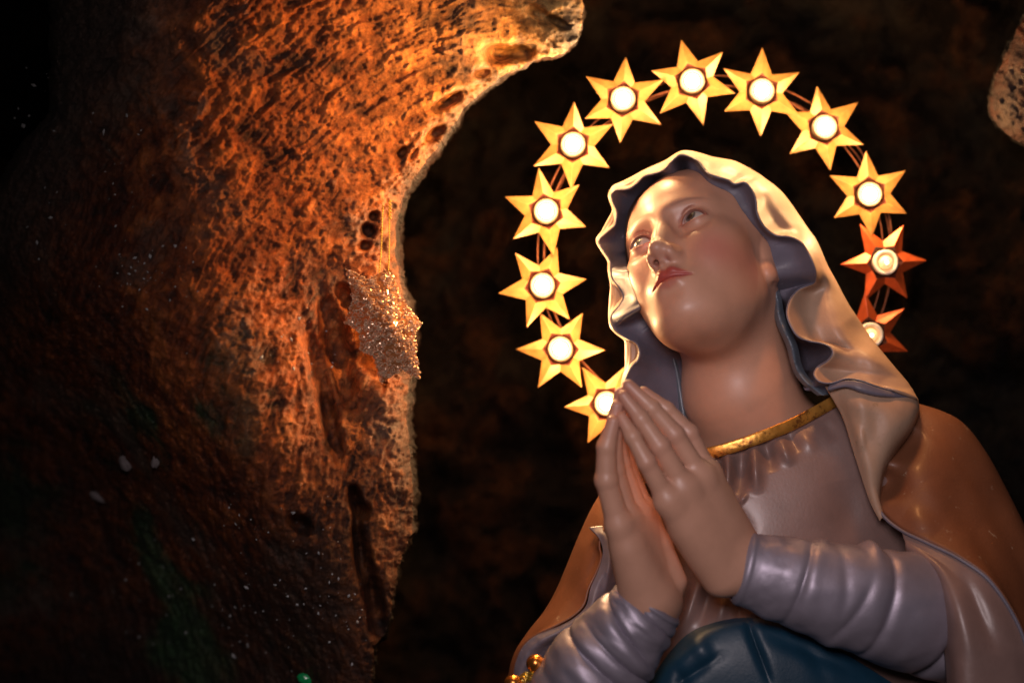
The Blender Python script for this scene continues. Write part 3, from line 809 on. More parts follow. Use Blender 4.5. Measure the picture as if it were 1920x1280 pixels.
ed = [(1610, 870, 30), (1636, 925, 38), (1655, 965, 48), (1690, 994, 78), (1740, 1018, 112), (1800, 1048, 144), (1860, 1094, 164), (1916, 1187, 176), (1940, 1300, 180)]
V, Fc = tube(Cn(catmull(np.array(ed, float), np.linspace(0, len(ed) - 1, 90))), 3.4, 8)
mesh('mantle_edge', V, Fc, M_LINING, mn)
lin2 = [[(1690, 996, 70), (1740, 1020, 106), (1800, 1050, 138), (1860, 1096, 158), (1916, 1189, 170), (1940, 1320, 174)],
        [(1696, 1010, 80), (1752, 1046, 126), (1800, 1085, 158), (1850, 1140, 180), (1885, 1220, 190), (1898, 1380, 196)],
        [(1700, 1030, 84), (1756, 1066, 142), (1782, 1120, 176), (1800, 1190, 196), (1808, 1270, 206), (1810, 1400, 206)],
        [(1690, 1050, 30), (1740, 1090, 80), (1758, 1140, 110), (1772, 1210, 130), (1778, 1290, 140), (1778, 1400, 140)]]
G = loft(lin2, 90, 12)
seg_bump(G, (1810, 1090), (1870, 1230), 9, -9); seg_bump(G, (1790, 1110), (1830, 1260), 8, 6)
sheet('mantle_fold', G, M_GOWN, statue, thick=4)
ml = [[(1260, 900, -220), (1180, 960, -230), (1130, 1040, -230), (1090, 1130, -230), (1050, 1220, -220), (1020, 1400, -200)],
      [(1190, 838, -90), (1128, 930, -100), (1094, 995, -95), (1066, 1062, -85), (1046, 1108, -78), (1024, 1147, -66), (990, 1192, -50), (967, 1236, -36), (958, 1300, -20), (955, 1400, -10)],
      [(1225, 850, -40), (1140, 945, -30), (1112, 1005, -14), (1092, 1060, 0), (1075, 1105, 8), (1050, 1145, 14), (1015, 1185, 18), (982, 1225, 20), (966, 1275, 20), (962, 1400, 20)],
      [(1250, 870, -10), (1160, 960, 6), (1128, 1012, 26), (1130, 1045, 36), (1120, 1075, 40), (1106, 1104, 44), (1097, 1134, 48), (1076, 1156, 50), (1040, 1176, 50), (1004, 1192, 48), (982, 1210, 44), (968, 1240, 40), (962, 1300, 36), (960, 1400, 30)]]
G = loft(ml, 170, 12)
for a, b, w_, am in [((1130, 950), (1070, 1110), 6, 6), ((1150, 980), (1090, 1120), 5, -5), ((1170, 930), (1120, 1060), 6, 5), ((1060, 1140), (1000, 1190), 8, 5)]:
    seg_bump(G, a, b, w_, am)
mn2 = sheet('mantle', G, M_MANTLE, statue, flip=True, thick=4); mn2['label'] = 'cloak over the farther shoulder'
fl = [[(1106, 988, 18), (1124, 1011, 28), (1130, 1036, 38), (1122, 1068, 42), (1107, 1102, 46), (1099, 1134, 50), (1078, 1156, 52), (1050, 1172, 52), (1008, 1189, 50), (984, 1207, 46), (970, 1232, 42), (963, 1270, 38), (960, 1400, 30)],
      [(1125, 985, 10), (1142, 1010, 34), (1144, 1040, 44), (1138, 1070, 48), (1122, 1104, 50), (1110, 1136, 58), (1090, 1162, 62), (1060, 1182, 62), (1022, 1200, 60), (998, 1218, 56), (984, 1244, 52), (976, 1280, 48), (974, 1400, 40)],
      [(1155, 985, 0), (1160, 1020, 14), (1163, 1060, 18), (1160, 1092, 20), (1140, 1118, 24), (1124, 1142, 30), (1104, 1166, 34), (1074, 1190, 36), (1036, 1212, 36), (1014, 1232, 36), (1002, 1256, 36), (998, 1290, 36), (996, 1400, 30)],
      [(1190, 985, -40), (1200, 1020, -40), (1200, 1060, -40), (1190, 1100, -40), (1170, 1130, -30), (1150, 1160, -20), (1130, 1180, -20), (1100, 1210, -20), (1070, 1240, -20), (1050, 1260, -20), (1040, 1290, -20), (1030, 1400, -20)]]
G = loft(fl, 170, 10)
seg_bump(G, (1148, 1030), (1130, 1140), 4, 7); seg_bump(G, (1080, 1170), (1000, 1230), 5, -5)
G[..., 2] += 1.3 * vnoise(G * 0.07, 9)
sheet('mantle_fold', G, M_LINING, statue, thick=3)

# ================================================================== ROSARY
ros = thing('rosary', Cv(1004, 1262, 150), 'gold bead chain hanging at the bottom left edge of the statue\'s sleeve', 'rosary')
for bx, by, r in ((1004, 1243, 17), (962, 1281, 17), (925, 1325, 17)):
    V, Fq, D = uvsphere(Cv(bx, by, 150), r, 28, 20)
    V = V * 1.0; mesh('bead', V, Fq, M_GOLDB, ros)
for lx, ly in ((1001, 1266), (985, 1272), (944, 1303)):
    th = np.linspace(0, 2 * math.pi, 22)
    for k in range(3):
        c = Cv(lx - 5 * k + 3, ly + 4 * k - 6, 150 + 2 * k)
        pts = c + np.stack([7 * np.cos(th), 6 * np.sin(th), 3 * np.sin(th + k)], -1)
        V, Fc = tube(pts, 2.6, 7, cap=False); mesh('link', V, Fc, M_LINK, ros)

# ================================================================== HALO
halo = thing('halo', Cv(1338, 475, -60), 'ring of twelve lit six-pointed metal stars around the statue\'s head', 'halo')
STARS = [(1168, 187, 86.5, 0), (1298, 153, 104.5, 0), (1428, 172, 88, 0), (1545, 240, 97, 0), (1630, 365, 93.5, 0), (1659, 492, 2.6, 1), (1631, 628, 97, 1),
         (1074, 272, 88, 0), (1024, 397, 99.5, 0), (1017, 536, 9.3, 0), (1051, 655, -1, 0), (1138, 757, 3.5, 0)]
def ringw(px, py): return -238 - 0.04 * (px - 1017)
def star_geo():
    """unit star facing +z: six folded points, a recessed dark cup"""
    V = []; F = []; 
    n = 6
    for k in range(n):
        a = math.radians(60 * k); b = math.radians(60 * k + 30)
        V += [(83 * math.cos(a), 83 * math.sin(a), -3), (35 * math.cos(a), 35 * math.sin(a), 5),
              (40.5 * math.cos(b), 40.5 * math.sin(b), -8), (28 * math.cos(b), 28 * math.sin(b), -3),
              (20 * math.cos(a), 20 * math.sin(a), -14), (18 * math.cos(b), 18 * math.sin(b), -14)]
    for k in range(n):
        t, ri, vo, vi, c1, c2 = [6 * k + j for j in range(6)]
        p = 6 * ((k - 1) % n)
        F += [(t, vo, vi, ri), (t, ri, p + 3, p + 2)]
    C = [(ri_, vi_, c2_, c1_) for ri_, vi_, c2_, c1_ in [(6 * k + 1, 6 * k + 3, 6 * k + 5, 6 * k + 4) for k in range(n)]] + \
        [(6 * k + 1, 6 * k + 4, 6 * ((k - 1) % n) + 5, 6 * ((k - 1) % n) + 3) for k in range(n)]
    return np.array(V, float), F, C
def lathe(prof, n=40):
    th = np.linspace(0, 2 * math.pi, n + 1)[:-1]
    P = np.array(prof, float)
    V = np.stack([P[:, None, 0] * np.cos(th), P[:, None, 0] * np.sin(th), P[:, None, 1] * np.ones_like(th)], -1)
    return V.reshape(-1, 3), wrap_faces(len(P), n)
def compact(V, F):
    u = sorted({i for f in F for i in f}); m = {a: b for b, a in enumerate(u)}
    return V[u], [tuple(m[i] for i in f) for f in F]
SV, SF, SC = star_geo()
SV = SV * 1.053
sockV, sockF = lathe([(16, -22), (22, -22), (24.6, -10), (25, 10), (24, 13), (22, 14), (18.5, 13), (17.6, 10), (17.4, -10), (6, -12)])
bulbV, bulbF = lathe([(0.01, 21), (4, 20.4), (8, 18.5), (11.2, 15.2), (13.2, 11), (13.6, 6), (12.5, 1), (9, -4), (4, -7), (0.01, -8)])
filV, filF = lathe([(0.01, 24.6), (2.0, 24), (3.3, 22), (3.4, 20), (2, 17), (0.01, 16)], 16)
for i, (sx, sy, ang, dim) in enumerate(STARS):
    w = ringw(sx, sy)
    c = Cv(sx, sy, w)
    a = math.radians(ang); r2 = random.Random(i + 3)
    tx, ty = r2.uniform(-.1, .1), r2.uniform(0.0, .16)
    if dim: tx, ty = 0.04, -0.02
    Z = np.array([tx, ty, 1.0]); Z /= np.linalg.norm(Z)
    X = np.array([math.cos(a), math.sin(a), 0]); X -= Z * (X @ Z); X /= np.linalg.norm(X); Y = np.cross(Z, X)
    Rm = np.stack([X, Y, Z])
    sv = SV.copy()
    for k in range(6):
        sv[6 * k, :2] *= 1 + r2.uniform(-.04, .04); sv[6 * k, 2] += r2.uniform(-4, 4)
    sv1, sf1 = compact(sv, SF); sv2, sc2 = compact(sv, SC)
    st = mesh('star', c + sv1 @ Rm, sf1, M_STARC if dim else M_STAR, halo, smooth=False)
    bv = st.modifiers.new('edge', 'SOLIDIFY'); bv.thickness = 1.6 * S; bv.offset = -1
    bb = st.modifiers.new('bevel', 'BEVEL'); bb.width = 0.7 * S; bb.segments = 2; bb.limit_method = 'ANGLE'; bb.angle_limit = math.radians(12)
    if dim: st['label'] = 'dim copper-red star' if i == 5 else 'dim copper-red star half behind the veil'
    mesh('cup', c + sv2 @ Rm, sc2, M_CUP, st, smooth=False)
    mesh('socket', c + sockV @ Rm, sockF, M_SOCK if dim else M_SOCKB, st)
    mesh('bulb', c + bulbV @ Rm, bulbF, M_BULBD if dim else M_BULB, st)
    if dim: mesh('filament', c + filV @ Rm, filF, M_FILA, st)
    light('POINT', 'bulb_light', c + np.array([0, 0, 30.0 if dim else 66.0]) @ Rm, 0.0022 if dim else 0.9, (1, 0.42, 0.14) if dim else (1, 0.60, 0.27), 0.012)
for (rx, ry, dx, dy, dw) in ((318, 316, 0, 0, -26), (333, 331, 3, -3, -34), (325, 320, 8, 6, -60)):
    th = np.radians(np.linspace(236 + dx, -32, 160))
    pts = np.array([Cv(1338 + dx + rx * math.cos(t), 476 + dy - ry * math.sin(t), ringw(1338 + rx * math.cos(t), 0) + dw + 2 * math.sin(5 * t)) for t in th])
    V, Fc = tube(pts, 1.9, 8); mesh('ring_wire', V, Fc, M_WIRE, halo)

# ================================================================== ROCK
def poly_sd(px, py, poly):
    """signed distance (positive inside) to a polygon"""
    P = np.array(poly, float); d = np.full(px.shape, 1e9); ins = np.zeros(px.shape, bool)
    for a, b in zip(P, np.roll(P, -1, 0)):
        e = b - a; t = np.clip(((px - a[0]) * e[0] + (py - a[1]) * e[1]) / (e @ e), 0, 1)
        d = np.minimum(d, (px - a[0] - t * e[0]) ** 2 + (py - a[1] - t * e[1]) ** 2)
        c = ((a[1] > py) != (b[1] > py)) & (px < (b[0] - a[0]) * (py - a[1]) / (b[1] - a[1] + 1e-9) + a[0])
        ins ^= c
    d = np.sqrt(d); return np.where(ins, d, -d)
def rbf(pts, eps=1.0):
    P = np.array(pts, float); X = P[:, :2] / 400
    K = lambda r: r * r * np.log(r + 1e-9)
    n = len(P); A = np.zeros((n + 3, n + 3))
    A[:n, :n] = K(np.linalg.norm(X[:, None] - X[None], axis=-1)) + np.eye(n) * 0.02
    A[:n, n] = 1; A[:n, n + 1:] = X; A[n, :n] = 1; A[n + 1:, :n] = X.T
    w = np.linalg.solve(A, np.r_[P[:, 2], 0, 0, 0])
    def f(px, py):
        x = px / 400; y = py / 400; r = w[n] + w[n + 1] * x + w[n + 2] * y
        for i in range(n): r = r + w[i] * K(np.sqrt((x - X[i, 0]) ** 2 + (y - X[i, 1]) ** 2))
        return r
    return f
def rock_mat(name, warm, seed, dark=1.0, gl=0.5):
    m, n, l, p = mat(name)
    a = nd(n, 'ShaderNodeVertexColor'); a.layer_name = 'paint'
    tc = nd(n, 'ShaderNodeTexCoord')
    n1 = nd(n, 'ShaderNodeTexNoise', i_Scale=70.0, i_Detail=12.0, i_Roughness=0.72)
    l.new(tc.outputs['Object'], n1.inputs['Vector'])
    r1 = ramp(n, [(0.30, (0.12, 0.09, 0.07)), (0.45, (0.55, 0.48, 0.42)), (0.6, (1.1, 1.0, 0.9)), (0.78, (1.9, 1.8, 1.6))])
    l.new(n1.outputs[0], r1.inputs[0])
    mx = nd(n, 'ShaderNodeMix', data_type='RGBA', blend_type='MULTIPLY'); mx.inputs[0].default_value = 0.9
    l.new(a.outputs[0], mx.inputs[6]); l.new(r1.outputs[0], mx.inputs[7])
    n2 = nd(n, 'ShaderNodeTexNoise', i_Scale=9.0, i_Detail=8.0, i_Roughness=0.6)
    l.new(tc.outputs['Object'], n2.inputs['Vector'])
    r2 = ramp(n, [(0.54, (0, 0, 0)), (0.66, (0.75, 0.75, 0.75))]); l.new(n2.outputs[0], r2.inputs[0])
    m2 = nd(n, 'ShaderNodeMix', data_type='RGBA'); l.new(r2.outputs[0], m2.inputs[0]); l.new(mx.outputs[2], m2.inputs[6])
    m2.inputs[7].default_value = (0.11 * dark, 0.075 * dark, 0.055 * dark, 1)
    l.new(m2.outputs[2], p.inputs['Base Color'])
    rr = nd(n, 'ShaderNodeMapRange'); rr.inputs[1].default_value = 0.35; rr.inputs[2].default_value = 0.7
    rr.inputs[3].default_value = 0.75; rr.inputs[4].default_value = 0.22
    l.new(n1.outputs[0], rr.inputs[0]); l.new(rr.outputs[0], p.inputs['Roughness'])
    p.inputs['Specular IOR Level'].default_value = gl
    n3 = nd(n, 'ShaderNodeTexNoise', i_Scale=260.0, i_Detail=8.0, i_Roughness=0.7); l.new(tc.outputs['Object'], n3.inputs['Vector'])
    ad = nd(n, 'ShaderNodeMath', operation='ADD'); l.new(n1.outputs[0], ad.inputs[0]); l.new(n3.outputs[0], ad.inputs[1])
    b = nd(n, 'ShaderNodeBump', i_Strength=1.0, i_Distance=0.0035); l.new(ad.outputs[0], b.inputs['Height']); l.new(b.outputs[0], p.inputs['Normal'])
    return m
M_ROCK = rock_mat('tufa_rock', 1, 0)
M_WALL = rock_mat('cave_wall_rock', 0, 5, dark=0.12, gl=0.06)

def sstep(a, b, x):
    t = np.clip((x - a) / (b - a), 0, 1); return t * t * (3 - 2 * t)
ROCKS = {}
def rock_w(name, px, py):
    x, y, w = ROCKS[name]
    return float(w[int((py - y[0]) / (y[1] - y[0])), int((px - x[0]) / (x[1] - x[0]))])
def rock_patch(name, poly, depth, box, step, R, back, cols, amp=1.0, seed=0, centre=(1150, 1050), noise_edge=7.0):
    x = np.arange(box[0], box[2] + step, step); y = np.arange(box[1], box[3] + step, step)
    px, py = np.meshgrid(x, y)
    w0 = rbf(depth)(px, py)
    q = np.stack([px, py, w0], -1)
    ed = fbm(q / 38.0, 4, seed + 50, 0.6) * noise_edge + fbm(q / 9.0, 2, seed + 60) * 2.5
    sd = poly_sd(px, py, poly) + ed
    # streak coordinates: concentric with the arch
    rr = np.hypot(px - centre[0], (py - centre[1]) * 0.95); th = np.arctan2(py - centre[1], px - centre[0])
    s = np.stack([rr / 16.0, th * 600 / 74.0, w0 / 60], -1)
    warp = fbm(q / 90, 3, seed + 7)[..., None]
    st = fbm(s + warp * 1.6, 4, seed + 1, 0.55, ridged=True)
    big = fbm(q / 150, 3, seed + 2); med = fbm(q / 42 + warp * 0.6, 4, seed + 3, 0.6); fine = fbm(q / 11, 3, seed + 4, 0.65)
    a1 = rr / 6.5; a2 = th * 600 / 26.0
    st2 = 0.5 * fbm(np.stack([a1 + 0.7 * a2, a2 - 0.25 * a1, w0 / 40], -1) + warp * 4, 3, seed + 15, 0.6, ridged=True) \
        + 0.5 * fbm(np.stack([a1 * 0.8 - 0.8 * a2, a2 * 0.8 + 0.3 * a1, w0 / 40], -1) + warp * 5, 3, seed + 25, 0.6, ridged=True)
    pits = sstep(0.22, 0.5, fbm(q / 13.0 + warp * 2 + s * np.array([0.25, 0, 0]), 3, seed + 5)) * sstep(-0.2, 0.3, big + 0.5 * med)
    hole = sstep(0.18, 0.42, fbm(q / 20 + 3, 3, seed + 8))
    disp = big * 26 + med * 13 + st * 12 + st2 * 6 + fine * 6 + fbm(q / 5.5, 2, seed + 20) * 2.2 - pits * 8 - hole * 4
    w = w0 + amp * disp
    t = np.clip(1 - sd / R, 0, 1)
    w = w - R * 1.05 * (1 - np.sqrt(np.clip(1 - t * t, 0, 1)))
    for hx, hy, hr1, hr2, ha, hd in cols.get('holes', ()):
        ca, sa = math.cos(ha), math.sin(ha); dx = px - hx; dy = py - hy
        u = (dx * ca + dy * sa) / hr1; v = (-dx * sa + dy * ca) / hr2
        w = w - 2.0 * hd * np.exp(-np.clip(u * u + v * v + 0.35 * med, 0, 50) ** 1.6)
    ROCKS[name] = (x, y, w)
    inside = sd > 0
    n_ = inside.size; idx = np.arange(n_).reshape(inside.shape)
    cell = inside[:-1, :-1] & inside[:-1, 1:] & inside[1:, 1:] & inside[1:, :-1]
    f = np.stack([idx[:-1, :-1], idx[:-1, 1:], idx[1:, 1:], idx[1:, :-1]], -1)[cell]
    G = np.stack([px, py, w], -1).reshape(-1, 3)
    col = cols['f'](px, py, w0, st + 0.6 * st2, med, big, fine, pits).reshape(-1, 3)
    col = col * (1 - 0.5 * (1 - sstep(0, 34, sd)) * sstep(1000, 900, px)).reshape(-1, 1)  # rim colour darkened to tone down the light on the edge
    # return walls: drop the cut border straight back
    gx = np.gradient(sd, axis=1).reshape(-1) / step; gy = np.gradient(sd, axis=0).reshape(-1) / step
    e = np.concatenate([f[:, [0, 1]], f[:, [1, 2]], f[:, [2, 3]], f[:, [3, 0]]])
    key = np.sort(e, 1); k = key[:, 0].astype(np.int64) * n_ + key[:, 1]
    u_, inv, ct = np.unique(k, return_inverse=True, return_counts=True)
    be = e[ct[inv] == 1]
    bv = np.unique(be)
    g2 = gx[bv] ** 2 + gy[bv] ** 2 + 0.05; sb = sd.reshape(-1)[bv] / g2
    mv = np.stack([gx[bv] * sb, gy[bv] * sb], -1); ml_ = np.linalg.norm(mv, axis=1, keepdims=True)
    G[bv, :2] -= mv * np.minimum(1, 1.3 * step / np.maximum(ml_, 1e-6))
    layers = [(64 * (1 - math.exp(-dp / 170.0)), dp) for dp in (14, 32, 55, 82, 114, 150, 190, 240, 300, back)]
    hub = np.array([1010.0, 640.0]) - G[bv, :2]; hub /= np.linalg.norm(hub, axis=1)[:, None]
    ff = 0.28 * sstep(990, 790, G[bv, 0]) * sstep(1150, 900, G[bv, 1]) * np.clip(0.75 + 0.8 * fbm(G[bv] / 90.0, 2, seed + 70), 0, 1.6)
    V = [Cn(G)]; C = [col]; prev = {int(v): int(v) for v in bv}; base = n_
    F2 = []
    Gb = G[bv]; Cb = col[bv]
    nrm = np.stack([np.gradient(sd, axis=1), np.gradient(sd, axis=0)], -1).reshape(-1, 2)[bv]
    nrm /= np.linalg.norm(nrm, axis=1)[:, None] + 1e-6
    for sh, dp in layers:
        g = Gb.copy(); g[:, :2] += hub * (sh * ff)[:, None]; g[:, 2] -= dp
        g += min(1, dp / 60) * (13 * np.stack([fbm(g / 30, 3, seed + 11), fbm(g / 30, 3, seed + 12), fbm(g / 30, 3, seed + 13)], -1)); V.append(Cn(g)); C.append(Cb * np.array([1, 0.6, 0.5]) * (0.34 - 0.26 * min(1, dp / 60)))  # shade of the return walls painted in, darker with depth
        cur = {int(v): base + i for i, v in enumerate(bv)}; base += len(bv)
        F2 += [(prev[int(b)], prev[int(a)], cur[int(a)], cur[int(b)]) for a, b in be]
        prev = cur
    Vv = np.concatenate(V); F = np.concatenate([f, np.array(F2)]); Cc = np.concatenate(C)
    use = np.unique(F); rm = np.full(len(Vv), -1); rm[use] = np.arange(len(use))
    return mesh(name, Vv[use], rm[F][:, ::-1], M_ROCK, None, Cc[use])

def rock_col(px, py, w, st, med, big, fine, pits):
    c = np.zeros(px.shape + (3,))
    orange = np.array([0.44, 0.135, 0.03]); red = np.array([0.33, 0.06, 0.014]); brown = np.array([0.13, 0.055, 0.025])
    ochre = np.array([0.50, 0.26, 0.08]); grey = np.array([0.17, 0.14, 0.12]); green = np.array([0.02, 0.11, 0.045])
    L = lambda a, b, t: a + (b - a) * np.clip(t, 0, 1)[..., None]
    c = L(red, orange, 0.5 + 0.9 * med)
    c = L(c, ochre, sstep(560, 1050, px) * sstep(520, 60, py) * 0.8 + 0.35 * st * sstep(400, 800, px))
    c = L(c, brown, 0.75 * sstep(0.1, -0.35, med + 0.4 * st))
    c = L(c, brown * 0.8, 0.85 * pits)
    dk = sstep(520, 220, px + 90 * big) * sstep(1500, 0, py + 600)  # shade on the left side painted in as darker brown
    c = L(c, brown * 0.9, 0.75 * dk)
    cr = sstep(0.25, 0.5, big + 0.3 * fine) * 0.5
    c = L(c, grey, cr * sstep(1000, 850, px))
    c = L(c, np.array([0.55, 0.36, 0.13]), 0.7 * sstep(880, 1040, px) * (0.6 + fine))  # lamplight on the tip put into the colour as paler yellow
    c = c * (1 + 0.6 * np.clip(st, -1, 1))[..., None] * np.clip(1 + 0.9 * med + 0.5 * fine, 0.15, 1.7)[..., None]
    c = c * (1 - 0.55 * sstep(620, 980, py + 60 * med))[..., None]  # rock darkened downwards and at lower left, shade put into the colour
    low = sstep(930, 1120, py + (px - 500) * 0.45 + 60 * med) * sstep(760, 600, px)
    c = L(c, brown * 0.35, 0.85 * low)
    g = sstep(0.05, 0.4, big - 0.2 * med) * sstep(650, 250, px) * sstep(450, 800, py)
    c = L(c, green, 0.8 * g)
    tl = sstep(420, 200, px + 0.5 * py); c = L(c, grey * 1.3, 0.85 * tl)  # grey rock at top left, lightened to offset the weak light there
    c = c * (1 - 0.62 * sstep(430, 200, px + 110 * big + 50 * med))[..., None]  # more painted shade over the left
    return c
main_poly = [(-500, 1800), (-500, 330), (0, 335), (40, 270), (90, 215), (93, 120), (90, -60), (90, -500), (1150, -500), (1095, -60), (1089, 40), (1082, 78), (1058, 100),
             (1010, 112), (985, 122), (950, 140), (905, 170), (868, 205), (842, 245), (812, 285), (780, 330), (756, 372), (742, 420), (740, 480), (752, 540),
             (765, 620), (768, 700), (762, 760), (768, 850), (774, 930), (770, 1000), (748, 1060), (735, 1120), (726, 1180), (704, 1210), (694, 1280), (690, 1800)]
main_depth = [(1080, 40, -10), (1000, 60, 10), (850, 150, 30), (780, 300, 10), (740, 420, -10), (745, 550, -30), (755, 700, -20), (760, 850, -10), (740, 1000, -10), (700, 1150, -30),
              (650, 400, 40), (600, 250, 80), (500, 120, 110), (700, 60, 80), (900, 20, 50), (450, 450, 120), (640, 640, 10), (640, 800, 30), (560, 700, 80), (600, 950, 60),
              (350, -100, 120), (350, 60, 120), (360, 220, 120), (330, 400, 120), (330, 560, 130), (370, 700, 130), (440, 850, 110), (520, 980, 80), (610, 1080, 40), (680, 1200, -20),
              (180, 0, 0), (160, 200, -20), (150, 380, -30), (130, 560, -40), (150, 740, -280), (220, 900, -400), (330, 1030, -370), (440, 1150, -300), (560, 1260, -240), (660, 1330, -130),
              (0, 340, -160), (-50, 600, -420), (0, 900, -600), (100, 1150, -620), (300, 1300, -560), (-400, 300, -500), (-400, 900, -560), (-400, 1700, -600), (500, 1750, -300), (60, -100, -120), (-400, -300, -400), (900, -300, 60)]
holes = [(1012, 30, 26, 12, 0.6, 30), (1045, 42, 22, 8, 0.5, 26), (935, 100, 26, 17, 0.1, 60), (978, 98, 22, 16, 0.2, 50), (903, 138, 16, 8, -0.2, 26), (842, 190, 26, 10, -0.6, 40), (815, 250, 22, 11, -0.7, 40),
         (755, 285, 14, 9, -0.5, 24), (775, 290, 12, 6, -0.9, 20), (700, 405, 10, 8, -0.9, 30), (690, 432, 12, 13, -0.9, 36), (684, 460, 11, 9, -0.4, 26), (668, 940, 26, 12, 1.35, 60), (672, 1010, 60, 10, 1.5, 60),
         (680, 960, 16, 14, 0, 40), (600, 700, 90, 16, 1.3, 34), (620, 800, 60, 14, 1.3, 26), (560, 980, 24, 14, 0.5, 40), (690, 1080, 60, 14, 1.4, 60), (632, 655, 95, 26, 1.35, 60), (650, 560, 30, 14, 1.0, 40), (700, 640, 60, 40, 1.4, 34), (705, 1140, 60, 16, 1.45, 50)]
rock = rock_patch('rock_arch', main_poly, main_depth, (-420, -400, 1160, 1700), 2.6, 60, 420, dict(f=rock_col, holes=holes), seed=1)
tag(rock, 'rough orange-brown tufa rock arching over the statue from the left', 'rock', kind='structure')

def sheet_rock(name, box, step, depth, amp, cfun, material, seed, label):
    x = np.arange(box[0], box[2], step); y = np.arange(box[1], box[3], step); px, py = np.meshgrid(x, y)
    w0 = rbf(depth)(px, py); q = np.stack([px, py, w0], -1)
    big = fbm(q / 260, 4, seed); med = fbm(q / 70 + big[..., None], 4, seed + 1, 0.6); fine = fbm(q / 18, 3, seed + 2, 0.6)
    w = w0 + amp * (big * 150 + med * 60 + fine * 9 - 26 * sstep(0.2, 0.5, med))
    G = np.stack([px, py, w], -1)
    c = cfun(px, py, big, med, fine)
    o = mesh(name, Cn(G.reshape(-1, 3)), grid_faces(*px.shape)[:, ::-1], material, None, c.reshape(-1, 3))
    return tag(o, label, 'rock', kind='structure')
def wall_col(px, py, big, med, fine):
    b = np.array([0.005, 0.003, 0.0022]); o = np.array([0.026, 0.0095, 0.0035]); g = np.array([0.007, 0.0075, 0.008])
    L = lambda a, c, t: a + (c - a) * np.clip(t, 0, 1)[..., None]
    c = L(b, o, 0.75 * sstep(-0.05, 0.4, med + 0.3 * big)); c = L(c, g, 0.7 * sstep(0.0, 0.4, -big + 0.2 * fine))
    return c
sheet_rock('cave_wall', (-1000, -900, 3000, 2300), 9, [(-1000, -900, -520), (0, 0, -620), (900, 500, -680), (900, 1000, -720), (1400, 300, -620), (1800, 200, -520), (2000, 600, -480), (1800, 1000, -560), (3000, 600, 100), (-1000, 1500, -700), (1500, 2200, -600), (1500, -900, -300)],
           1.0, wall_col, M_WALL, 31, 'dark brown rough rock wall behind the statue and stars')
# lit lump of rock on the right edge
lump = rock_patch('rock_lump', [(1930, 20), (1905, 60), (1885, 100), (1870, 140), (1858, 180), (1856, 210), (1868, 240), (1900, 262), (1940, 280), (2300, 420), (2400, -100), (2100, -200), (1960, -60)],
                  [(1860, 200, -160), (1920, 100, -120), (2000, 200, -60), (2300, 100, 0), (2000, 350, -120), (2100, -150, -60)], (1840, -220, 2400, 440), 3.2, 60, 300, dict(f=lambda px, py, w, st, med, big, fine, pits: np.array([0.10, 0.055, 0.04]) * rock_col(px - 1250, py * 0 + 500, w, st, med, big * 0, fine, pits)), seed=9)
tag(lump, 'rust-red rock lump jutting in at the right edge', 'rock', kind='structure')

# ================================================================== HANGING ORNAMENT
orn = thing('star_ornament', Cv(722, 510, 60), 'glittering copper and gold filigree star hanging on two gold threads from the rock', 'ornament')
out = [(649, 504, 44), (690, 524, 56), (722, 506, 52), (741, 525, 58), (756, 565, 64), (791, 606, 56), (777, 624, 66), (780, 660, 62), (787, 709, 48), (752, 692, 60), (716, 719, 46), (701, 668, 60), (676, 655, 58), (674, 622, 60), (646, 604, 42), (662, 562, 54)]
cf = np.array([733, 612, 104.0]); cb = np.array([722, 608, 28.0])
O_ = np.array(out, float); n = len(O_)
def sub(tri, k):
    a, b, c = tri; V = []; F = []; idx = {}
    for i in range(k + 1):
        for j in range(k + 1 - i):
            idx[i, j] = len(V); V.append(a + (b - a) * i / k + (c - a) * j / k)
    for i in range(k):
        for j in range(k - i):
            F.append((idx[i, j], idx[i + 1, j], idx[i, j + 1]))
            if j < k - i - 1: F.append((idx[i + 1, j], idx[i + 1, j + 1], idx[i, j + 1]))
    return np.array(V), F
V = []; F = []
for k in range(n):
    for c_, fl in ((cf, 0), (cb, 1)):
        v, f = sub((c_, O_[k], O_[(k + 1) % n]), 6)
        f = [t if fl else t[::-1] for t in f]; F += [tuple(i + sum(map(len, V)) for i in t) for t in f]
        rim = np.min(np.linalg.norm(v[:, None, :2] - O_[None, :, :2], axis=2), axis=1)
        v = v.copy(); v[:, 2] += 2.4 * vnoise(v / 7.0, 3) * np.clip(rim / 6, 0, 1); V.append(v)
V = np.concatenate(V)
M_AMB = simple('ornament_amber', (0.45, 0.17, 0.06), 0.28, metallic=0.3, coat=0.4)
M_FIL = simple('ornament_gold', (0.80, 0.52, 0.33), 0.25, metallic=0.45)
mesh('core', Cn(V), F, M_AMB, orn, smooth=False)
V = []; F = []; base = 0; r3 = random.Random(5)
def addm(v, f):
    global base
    V.append(v); F.extend([tuple(i + base for i in q) for q in f]); base += len(v)
